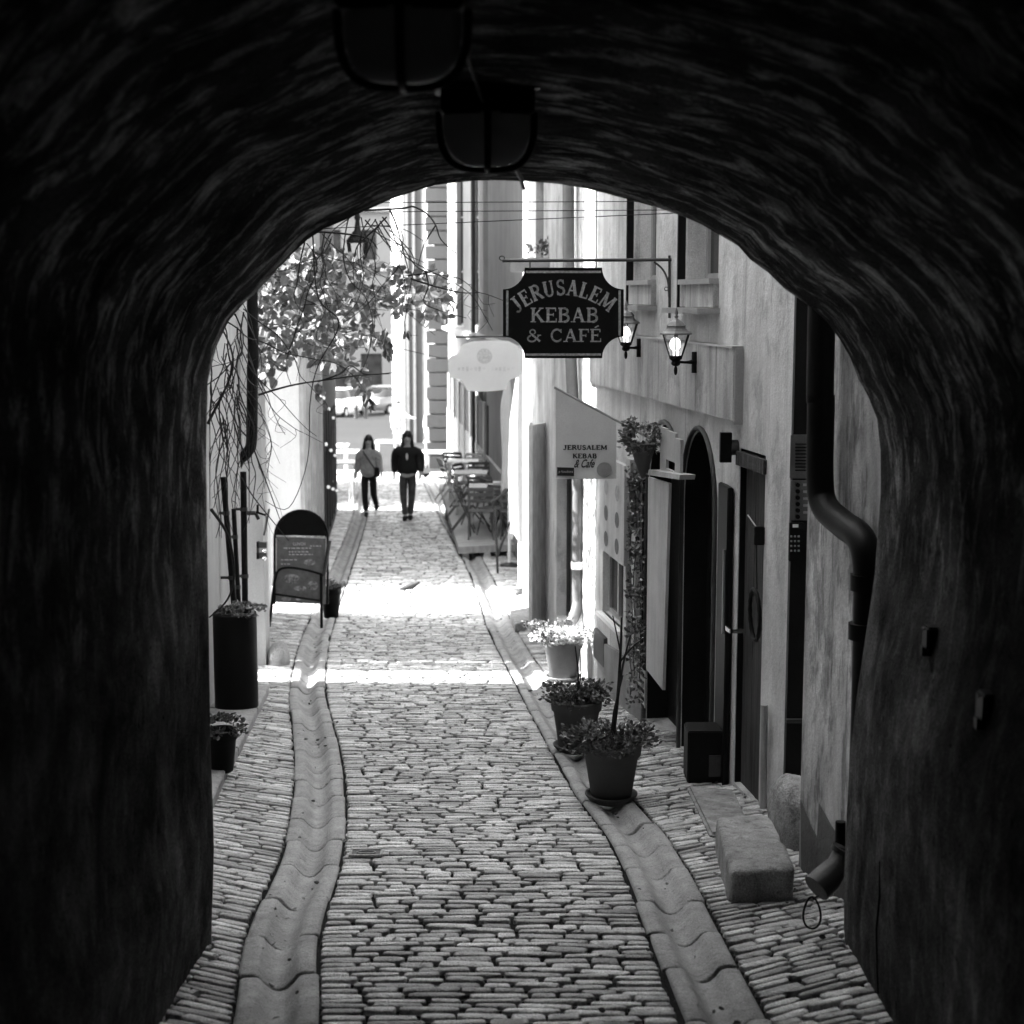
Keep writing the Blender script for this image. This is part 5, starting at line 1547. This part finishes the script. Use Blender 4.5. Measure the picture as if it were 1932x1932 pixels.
# wires
def wire(a, b_, sag, label):
    pts = [a.lerp(b_, k/16)-Vector((0, 0, sag*math.sin(math.pi*k/16))) for k in range(17)]
    mb = MB(); mb.tube(pts, .0028, 5)
    tag(mb.build('overhead_wire', M['blackmetal']), label, 'wire', 'wires strung across the lane')
wire(P(540, 383, 11.5), WC.hit(1260, 380), .0, 'thin wire across the lane, topmost of three')
wire(P(520, 401, 11.3), WC.hit(1275, 396), .0, 'thin wire across the lane, middle of three')
wire(P(500, 436, 11), WC.hit(1300, 401), .0, 'thin slanting wire across the lane, lowest of three')

# vines ---------------------------------------------------------------
def twig(mb, pts, r_, Y0, Y1=None, k=5, sub=True):
    Y1 = Y1 or Y0; n = len(pts)
    w3 = smooth([P(a, b_, lerp(Y0, Y1, i/(n-1))) for i, (a, b_) in enumerate(pts)], k)
    mb.tube(w3, [r_*(1-.6*i/len(w3)) for i in range(len(w3))], 5, cap=False)
    return w3
tv = thing('bare_vine', P(430, 700, 8), 'tangle of thin bare vine stems hanging at the left edge of the arch', 'vine')
mb = MB()
twig(mb, [(600, 398), (690, 397), (760, 393), (780, 390), (806, 404), (822, 425), (832, 452), (860, 478)], .006, 7.6)
twig(mb, [(735, 395), (748, 425), (760, 470), (772, 515)], .005, 7.6); twig(mb, [(560, 436), (640, 440), (695, 450), (712, 470)], .006, 7.4)
twig(mb, [(700, 425), (760, 432), (800, 456)], .003, 7.6); twig(mb, [(822, 425), (800, 462), (788, 505)], .004, 7.6)
twig(mb, [(770, 520), (800, 516), (824, 508)], .004, 7.6); twig(mb, [(775, 526), (820, 540), (870, 552), (905, 552)], .005, 7.6)
twig(mb, [(803, 512), (808, 540), (800, 570), (830, 586), (880, 600)], .004, 7.6)
twig(mb, [(488, 745), (520, 735), (560, 725), (620, 716), (680, 708), (735, 705)], .0055, 7.3)
twig(mb, [(600, 720), (640, 706), (662, 690), (690, 706), (740, 703)], .004, 7.3)
twig(mb, [(392, 800), (440, 690), (415, 610)], .007, 7.0)
twig(mb, [(398, 960), (430, 1010), (442, 1080), (430, 1130), (395, 1165)], .008, 6.9)
twig(mb, [(480, 850), (510, 930), (530, 985)], .004, 7.4); twig(mb, [(590, 440), (600, 560), (640, 610), (600, 690), (585, 760), (580, 870), (545, 958), (500, 945)], .004, 7.6)
twig(mb, [(455, 900), (480, 940), (520, 990), (545, 1020)], .004, 7.5)
for _ in range(46):
    x, y = rnd(560, 760), rnd(395, 440)
    if _ % 2: x, y = rnd(400, 470), rnd(560, 760)
    elif x < 640: y = rnd(430, 470)
    pts = [(x, y)]; a = rnd(.9, 2.2)
    L_ = random.choice((4, 6, 8, 10))
    for k in range(L_):
        a += rnd(-.5, .5); a = max(.2, min(2.9, a))
        s_ = rnd(18, 42); x += math.cos(a)*s_; y += math.sin(a)*s_
        pts.append((x, y))
    Yv = rnd(6.7, 8.0)
    twig(mb, pts, rnd(.002, .004), Yv, Yv+rnd(-.3, .3))
    for q in pts[1:-1]:
        if rnd(0, 1) < .45: twig(mb, [q, (q[0]+rnd(-22, 22), q[1]+rnd(5, 28)), (q[0]+rnd(-36, 36), q[1]+rnd(20, 50))], .0016, Yv, k=3)
for _ in range(26):
    x, y = rnd(396, 450), rnd(640, 800); pts = [(x, y)]; a = rnd(1.1, 2.0)
    for k in range(7): a += rnd(-.45, .45); x += math.cos(a)*26; y += math.sin(a)*32; x = max(396, min(470, x)); pts.append((x, y))
    twig(mb, pts, rnd(.002, .004), rnd(6.8, 7.6))
mb.build('stems', M['twig'], tv, fixn=False)
tv = thing('leafy_vine', P(620, 580, 14), 'hanging mass of grey vine leaves over the lane at upper left', 'vine')
mb = MB(); st = MB()
def inside(x, y):
    # outline of the leaf mass in the photograph
    pts = [(478, 560), (500, 520), (560, 470), (640, 462), (700, 490), (760, 505), (830, 512), (868, 560), (868, 600), (800, 605), (740, 590), (700, 610), (722, 650), (716, 668), (690, 640), (660, 660), (690, 700), (705, 750), (695, 765), (670, 720), (640, 690), (600, 690), (560, 640), (545, 680), (500, 720), (478, 700)]
    c = False; j = len(pts)-1
    for i in range(len(pts)):
        if (pts[i][1] > y) != (pts[j][1] > y) and x < (pts[j][0]-pts[i][0])*(y-pts[i][1])/(pts[j][1]-pts[i][1])+pts[i][0]: c = not c
        j = i
    return c
cnt = 0
while cnt < 2300:
    x, y = rnd(470, 875), rnd(455, 770)
    if not inside(x, y): continue
    dens = .5+.9*noise.noise(Vector((x/32, y/32, 0)))+(.3 if x < 650 else -.05)
    if rnd(0, 1) > dens: continue
    Yv = rnd(13.2, 16.5)
    leaf(mb, P(x, y, Yv), rnd(.045, .105), Vector((rnd(-.8, .8), rnd(-.6, .6), rnd(-1, .3))), rnd(.55, .95)); cnt += 1
for (x, y) in ((725, 622), (728, 634), (731, 643), (733, 655), (735, 664), (768, 622), (690, 740), (695, 752), (700, 762), (515, 715), (600, 725), (607, 735)):
    for _ in range(3): leaf(mb, P(x+rnd(-4, 4), y+rnd(-4, 4), 14), rnd(.07, .11), Vector((rnd(-.4, .4), rnd(-.4, .4), -1)), .85)
for _ in range(14):
    x, y = rnd(480, 560), rnd(480, 620); twig(st, [(x, y), (x+rnd(40, 90), y+rnd(-20, 40)), (x+rnd(100, 200), y+rnd(-20, 80)), (x+rnd(160, 300), y+rnd(0, 90))], .006, 14.5, 14)
mb.build('leaves', M['leafm'], tv, fixn=False); st.build('stems', M['twig'], tv, fixn=False)
# creeper on the right house behind the sign
t = thing('flower_box', P(990, 480, 17), 'pale leafy flower box under a window behind the hanging sign rod', 'flower box')
c = P(1000, 500, 16.5); mb = MB(); mb.box((c.x+.05, c.y, c.z), (.5, .18, .14)); mb.build('box', M['zinc'], t)
bush((c.x+.03, c.y, c.z+.12), .34, .15, .13, 200, .04, .07).build('foliage', M['leafm'], t, fixn=False)

# far street lantern on the left wall
t = thing('street_lantern', P(675, 480, 24), 'old square street lantern seen through the vines, hanging over the lane', 'street lantern')
Yl = 24.; u = Yl/FPX; c = P(675, 480, Yl)
mb = MB()
w0, w1_ = 14*u, 17*u; hb, htp = P(675, 506, Yl).z, P(675, 456, Yl).z
for sx in (-1, 1):
    for sy in (-1, 1): mb.tube([(c.x+sx*w0*.8, Yl+sy*w0*.8, hb), (c.x+sx*w1_, Yl+sy*w1_, htp)], .018, 6)
mb.box((c.x, Yl, hb), (w0*2, w0*2, .05)); mb.box((c.x, Yl, htp), (w1_*2.2, w1_*2.2, .035)); mb.build('frame', M['blackmetal'], t)
mb = MB(); mb.lathe([(w1_*1.3, 0), (.05, .16), (.03, .30), (.05, .34), (.01, .45)], (c.x, Yl, htp+.01), 12); mb.build('cap', M['blackmetal'], t)
mb = MB(); mb.tube([(c.x, Yl, htp+.4), (c.x, Yl, htp+.55), (-2.9, Yl, htp+.6)], .015, 6); mb.build('bracket', M['blackmetal'], t)

# ------------------------------------------------------------------ far end: square
WR3 = Wall((-2.2, 46), (-3.1, 57), 1)
o3 = [(1+k*2.3, 1.9+k*2.3, z, z+1.5, 0) for k in range(4) for z in (gz(50)+.9, gz(50)+3.9)]
tR3 = building(WR3, 9, o3, .2, 6, M['plasterD'], 'grey_far_house', 'grey far house past the deck with tall stacked white quoins')
mb = MB(); z = gz(46); k = 0
while z < 8:
    wbox(mb, WR3, -.3, .55+(.25 if k % 2 else 0), z, z+.36, -.5, .22+(.06 if k % 2 else 0)); z += .4; k += 1
mb.build('quoins', M['plasterF'], tR3)
for o in o3: window(WR3, tR3, *o[:4], .1, M['iron'], mull=0, bars=0, pane='darkglass')
WR4 = Wall((-3.95, 59), (-4.9, 66), 1)
t4 = building(WR4, 12, [], .2, 3, M['plasterF'], 'white_far_house', 'bright white tall far house corner with pilasters at the end of the lane')
mb = MB()
for x in (-4.0, -3.75, -3.4): mb.box((x+.15, 58.95, 1), (.10, .12, 16))
mb.build('pilaster', M['zinc'], t4)
mb = MB(); wbox(mb, WR4, 0, 7, -6, 12, 0, .06); mb.build('side_render', M['plasterD'], t4)
# big facade behind the square
WF = Wall((-32, 112), (14, 116), -1)
oF = []
zg = gz(114)
for k in range(18):
    s0 = 1.5+k*2.5
    oF.append((s0, s0+1.0, zg+5.5, zg+7.6, 0)); oF.append((s0, s0+1.0, zg+9.6, zg+11.7, 0)); oF.append((s0, s0+1.0, zg+13.4, zg+15.2, 0))
    oF.append((s0-.2, s0+1.3, zg+.2, zg+3.0, 0))
WF.n = Vector((0.0868, -0.996, 0)).normalized()
tF = building(WF, 14, oF, .3, 8, M['plasterF'], 'palace', 'long white palace front closing the sunny square beyond the cars')
mb = MB()
for zz in (zg+4.0, zg+8.8, zg+12.9): wbox(mb, WF, 0, WF.L, zz, zz+.35, 0, .35)
mb.build('cornice', M['plasterD'], tF)
mb = MB()
for o in oF: wbox(mb, WF, o[0], o[1], o[2], o[3], -.28, -.24)
mb.build('windows', M['shopdark'], tF)['kind'] = 'stuff'

# cars
def car(x, y, L_, Wd, H, mt, rz, label):
    z = gz(y); t = thing('parked_car', (x, y, z), label, 'car', 'cars parked across the square')
    def Q(a, b_, c): return Vector((x+a*math.cos(rz)-b_*math.sin(rz), y+a*math.sin(rz)+b_*math.cos(rz), z+c))
    secs = [(-L_/2, .45, .75, .80), (-L_/2+.1, .3, .95, .92), (-L_*.22, .25, 1.0, 1.0), (L_*.15, .25, 1.0, 1.0), (L_*.42, .28, .9, .95), (L_/2, .42, .72, .82)]
    mb = MB(); vs = []; fs = []
    for a, zl, zh, ws in secs:
        w2_ = Wd/2*ws
        for b_, c in ((-w2_, zl), (-w2_*1.0, zh*.7), (-w2_*.93, zh), (w2_*.93, zh), (w2_, zh*.7), (w2_, zl)): vs.append(Q(a, b_, c))
    for i in range(5):
        for k in range(6): fs.append((i*6+k, i*6+(k+1) % 6, (i+1)*6+(k+1) % 6, (i+1)*6+k))
    fs += [tuple(range(6)), tuple(range(30, 36))]
    mb.add(vs, fs, True); mb.build('body', mt, t)
    mb = MB(); vs = []; fs = []
    for a, zz, ws in ((-L_*.36, .95, .86), (-L_*.24, H, .74), (L_*.10, H, .74), (L_*.26, 1.0, .86)):
        for s_ in (-1, 1): vs.append(Q(a, s_*Wd/2*ws, zz))
    fs = [(0, 1, 3, 2), (2, 3, 5, 4), (4, 5, 7, 6), (0, 2, 4, 6), (1, 7, 5, 3)]
    mb.add(vs, fs, True); mb.build('cabin', M['darkglass'], t)
    mb = MB(); mb.box(Q(-L_*.07, 0, H+.005), (L_*.36, Wd*.74, .03), rz); mb.build('roof', mt, t)
    for a in (-L_*.31, L_*.31):
        for s_ in (-1, 1):
            mb = MB(); mb.tube([Q(a, s_*Wd*.40, .31), Q(a, s_*Wd*.505, .31)], .31, 16); wh = mb.build('wheel', M['trouser'], t)
            mb = MB(); mb.tube([Q(a, s_*Wd*.50, .31), Q(a, s_*Wd*.512, .31)], .17, 12); mb.build('rim', M['zinc'], wh)
    for s_ in (-1, 1):
        mb = MB(); mb.ball(Q(-L_/2+.08, s_*Wd*.33, .68), (.12, .16, .09), 8, 6); mb.build('headlight', M['chrome'], t)
cw = G(672, 772); car(cw.x, 84, 4.3, 1.8, 1.45, M['carlight'], R(75), 'white parked car on the sunny square beyond the walkers')
car(P(733, 760, 88).x, 88, 4.3, 1.85, 1.5, M['cardark'], R(62), 'grey parked car with dark lower body beside the white house corner')
car(P(560, 760, 95).x, 95, 4.3, 1.8, 1.45, M['carlight'], R(80), 'pale parked car mostly hidden behind the left shopfront')
for px, lb in ((672, 'left'), (690, 'right')):
    c = G(px, 790); t = MB(); t.lathe([(.11, 0), (.10, .5), (.12, .55), (.09, .68), (.02, .72)], c, 14)
    tag(t.build('bollard', M['iron']), 'short dark bollard on the square, %s one of the two' % lb, 'bollard', 'bollards on the square')
# tables on the left at the lane end
k = 0
for (px, py, w_, lb) in ((648, 955, .75, 'nearest white table outside the dark shopfront on the left'), (656, 930, .8, 'second white table outside the dark shopfront on the left'), (662, 905, .8, 'third white table outside the dark shopfront, seen beside the woman'), (640, 890, .8, 'farthest white table outside the dark shopfront on the left')):
    c = G(px, py); table(c.x-.15, c.y+.1, c.z, lb, w_, .8, 'white', 'white cafe tables at the lane end')
for (px, py, lb) in ((815, 905, 'pale round table at the end of the lane right of the man'), (826, 880, 'pale table in the sun by the far white quoins'), (735, 880, 'small pale table in the sun between the two walkers')):
    c = G(px, py); table(c.x, c.y, c.z, lb, .8, .8, 'white', 'pale cafe tables in the sun')

# ------------------------------------------------------------------ people
def skin_mesh(joints, edges, radii, root=0, sub=2):
    me = bpy.data.meshes.new('s'); me.from_pydata(joints, edges, [])
    o = bpy.data.objects.new('s', me); col.objects.link(o)
    md = o.modifiers.new('skin', 'SKIN'); md.use_smooth_shade = True
    ly = me.skin_vertices[0] if me.skin_vertices else None
    if ly is None:
        me.skin_vertices.new() if hasattr(me.skin_vertices, 'new') else None
    import bmesh
    b = bmesh.new(); b.from_mesh(me); L_ = b.verts.layers.skin.verify(); b.verts.ensure_lookup_table()
    for i, v in enumerate(b.verts):
        r_ = radii[i]; v[L_].radius = r_ if isinstance(r_, tuple) else (r_, r_); v[L_].use_root = (i == root)
    b.to_mesh(me); b.free()
    s_ = o.modifiers.new('sub', 'SUBSURF'); s_.levels = sub; s_.render_levels = sub
    dg = bpy.context.evaluated_depsgraph_get(); dg.update()
    out = bpy.data.meshes.new_from_object(o.evaluated_get(dg))
    bpy.data.objects.remove(o)
    for p in out.polygons: p.use_smooth = True
    return out
def put(me, name, mt, par, c, s_, rz):
    for v in me.vertices:
        x, y, z = v.co; v.co = (c[0]+s_*(x*math.cos(rz)-y*math.sin(rz)), c[1]+s_*(x*math.sin(rz)+y*math.cos(rz)), c[2]+s_*z)
    me.materials.clear(); me.materials.append(mt)
    o = bpy.data.objects.new(name, me); col.objects.link(o); o.parent = par; o.matrix_parent_inverse = world_of(par).inverted()
    return o
def person(c, H, label, legs, arms, top, bottom, hairlong, coatlen, bag=False, hat=False, rz=0, wide=1.0, hem=1.0):
    """legs: two (knee, ankle, toe); arms: two (elbow, wrist, hand); faces -Y; unit height 1.75"""
    t = thing('person', c, label, 'person'); s_ = H/1.75
    J = [(0, 0, .95), (0, 0, 1.2), (0, 0, 1.40), (0, 0, 1.50), (0, -.01, 1.585), (0, -.015, 1.68)]
    Rr = [(.13, .10), (.14, .10), (.11, .08), .05, (.072, .085), (.07, .085)]
    E_ = [(0, 1), (1, 2), (2, 3), (3, 4), (4, 5)]
    for sx, (kn, an, to) in zip((-1, 1), legs):
        i = len(J); J += [(sx*.09, 0, .88), kn, an, to]; Rr += [.085, .058, .04, (.04, .028)]; E_ += [(0, i), (i, i+1), (i+1, i+2), (i+2, i+3)]
    for sx, (el, wr_, ha) in zip((-1, 1), arms):
        i = len(J); J += [(sx*.16, 0, 1.40), el, wr_, ha]; Rr += [.06, .042, .032, (.04, .022)]; E_ += [(2, i), (i, i+1), (i+1, i+2), (i+2, i+3)]
        # five fingers
        w_, h_ = Vector(wr_), Vector(ha); d = (h_-w_).normalized()
        for q in range(4):
            j = len(J); b0_ = h_+Vector((0, (q-1.5)*.018, 0)); J += [tuple(b0_+d*.03), tuple(b0_+d*.075+Vector((-sx*.008, 0, 0)))]; Rr += [.011, .010]; E_ += [(i+3, j), (j, j+1)]
        j = len(J); J += [tuple(h_+Vector((-sx*.01, -.035, .0))), tuple(h_+d*.04+Vector((-sx*.015, -.05, 0)))]; Rr += [.011, .009]; E_ += [(i+3, j), (j, j+1)]
    body = put(skin_mesh(J, E_, Rr), 'body', M['skin'], t, c, s_, rz)
    # face
    def Lp(x, y, z): return (c[0]+s_*(x*math.cos(rz)-y*math.sin(rz)), c[1]+s_*(x*math.sin(rz)+y*math.cos(rz)), c[2]+s_*z)
    mb = MB(); mb.ball(Lp(-.03, -.088, 1.655), .012*s_, 8, 6); mb.ball(Lp(.03, -.088, 1.655), .012*s_, 8, 6); mb.ball(Lp(0, -.088, 1.585), (.026*s_, .012, .008), 8, 6); mb.build('face', M['hair'], t)
    mb = MB(); mb.ball(Lp(0, -.105, 1.625), (.013, .02, .026), 8, 6); mb.ball(Lp(-.075, 0, 1.64), (.012, .02, .03), 8, 6); mb.ball(Lp(.075, 0, 1.64), (.012, .02, .03), 8, 6); mb.build('nose', M['skin'], t)
    # clothes
    J = [(0, 0, coatlen), (0, 0, 1.1), (0, 0, 1.28), (0, 0, 1.40), (0, 0, 1.47)]
    Rr = [(.175*wide*hem, .13*hem), (.165*wide, .125), (.17*wide, .125), (.13*wide, .10), .065]; E_ = [(0, 1), (1, 2), (2, 3), (3, 4)]
    for sx, (el, wr_, ha) in zip((-1, 1), arms):
        i = len(J); w2_ = Vector(wr_).lerp(Vector(el), .08); J += [(sx*.17*wide, 0, 1.40), el, tuple(w2_)]; Rr += [.080*wide, .068*wide, .054]; E_ += [(3, i), (i, i+1), (i+1, i+2)]
    put(skin_mesh(J, E_, Rr), 'jacket', top, t, c, s_, rz)
    J = [(0, 0, .98)]; Rr = [(.15, .11)]; E_ = []
    for sx, (kn, an, to) in zip((-1, 1), legs):
        i = len(J); a2_ = Vector(an).lerp(Vector(kn), .04); J += [(sx*.085, 0, .86), kn, tuple(a2_)]; Rr += [.10, .076, .064]; E_ += [(0, i), (i, i+1), (i+1, i+2)]
    put(skin_mesh(J, E_, Rr), 'trousers', bottom, t, c, s_, rz)
    for kn, an, to in legs:
        mb = MB(); a_, b_ = Vector(Lp(*an)), Vector(Lp(*to)); mb.tube([a_+Vector((0, .05, -.02)), a_.lerp(b_, .5)+Vector((0, 0, .0)), b_], [.05*s_, .052*s_, .032*s_], 10); mb.build('shoe', M['trouser'], t)
    mb = MB(); mb.ball(Lp(0, .035, 1.695), (.088*s_, .092*s_, .100*s_), 16, 10)
    if hairlong:
        for sx in (-1, 1): mb.tube([Lp(sx*.072, .01, 1.72), Lp(sx*.092, .0, 1.58), Lp(sx*.105, -.02, 1.46), Lp(sx*.10, -.03, 1.38)], [.022, .032, .036, .02], 8)
        mb.tube([Lp(0, .06, 1.70), Lp(0, .08, 1.55), Lp(0, .09, 1.40)], [.07, .09, .05], 10)
    hr = mb.build('hair', M['hair'], t)
    # trim the hair off the face by moving it back
    if bag:
        mb = MB(); mb.box(Lp(.17, -.06, .98), (.10, .24, .20), .3); bg_ = mb.build('shoulder_bag', M['trouser'], t, bevel=.02)
        mb = MB(); mb.tube(smooth([Lp(-.12, -.09, 1.44), Lp(-.02, -.145, 1.30), Lp(.1, -.16, 1.12), Lp(.16, -.12, 1.02)], 4), .012, 6); mb.build('bag_strap', M['trouser'], bg_)
    if hat:
        mb = MB(); mb.lathe([(.17, 0), (.165, .012), (.10, .02), (.095, .09), (.06, .11), (.01, .112)], Lp(0, 0, 1.73), 18); mb.build('hat', M['cloth'], t)
    return t
c = G(770, 982)
person(c, 1.76, 'person in a black jacket and dark jeans, right one of two walkers', [((-.085, -.03, .48), (-.05, -.06, .09), (-.06, -.2, .03)), ((.075, .02, .48), (.04, .04, .09), (.05, -.1, .03))],
       [((-.25, .06, 1.14), (-.27, .0, .93), (-.27, -.02, .85)), ((.26, -.02, 1.15), (.27, -.16, .95), (.25, -.2, .88))], M['jacket'], M['jeans'], True, .88, wide=1.34, hem=1.05)
mb = MB(); q = Vector((c.x-.0, c.y-.19, c.z+1.3)); mb.ball(q, (.022, .008, .07), 8, 6); mb.parent = None
pt = [o for o in bpy.data.objects if o.name == 'person'][0]; mb.build('shirt_collar', M['white'], pt)
c = G(697, 974)
person(c, 1.64, 'person in a speckled grey coat with shoulder bag and black trousers, left walker', [((-.09, -.05, .47), (-.06, -.1, .09), (-.05, -.25, .03)), ((.10, -.03, .50), (.14, .26, .20), (.14, .14, .13))],
       [((-.23, .05, 1.14), (-.29, .08, .92), (-.31, .08, .84)), ((.23, -.03, 1.12), (.29, -.16, .97), (.30, -.2, .90))], M['coat'], M['trouser'], True, .84, bag=True, wide=1.2, hem=1.15)
c = G(752, 850)
person(c, 1.72, 'person in white shirt and pale hat reaching out beside the white house corner', [((-.09, 0, .48), (-.1, 0, .09), (-.1, -.13, .03)), ((.09, 0, .48), (.1, 0, .09), (.1, -.13, .03))],
       [((-.22, .03, 1.14), (-.22, -.08, .92), (-.22, -.1, .84)), ((.28, -.1, 1.2), (.50, -.25, 1.15), (.57, -.28, 1.15))], M['cloth'], M['board'], False, .9, hat=True)
c = G(817, 868)
person(c, 1.78, 'person in a pale shirt and dark trousers standing before the grey far house', [((-.09, 0, .48), (-.1, 0, .09), (-.1, -.13, .03)), ((.09, 0, .48), (.1, 0, .09), (.1, -.13, .03))],
       [((-.24, .03, 1.14), (-.22, -.08, .92), (-.22, -.1, .84)), ((.24, .03, 1.14), (.22, -.08, .92), (.22, -.1, .84))], M['board'], M['jeans'], False, .95)
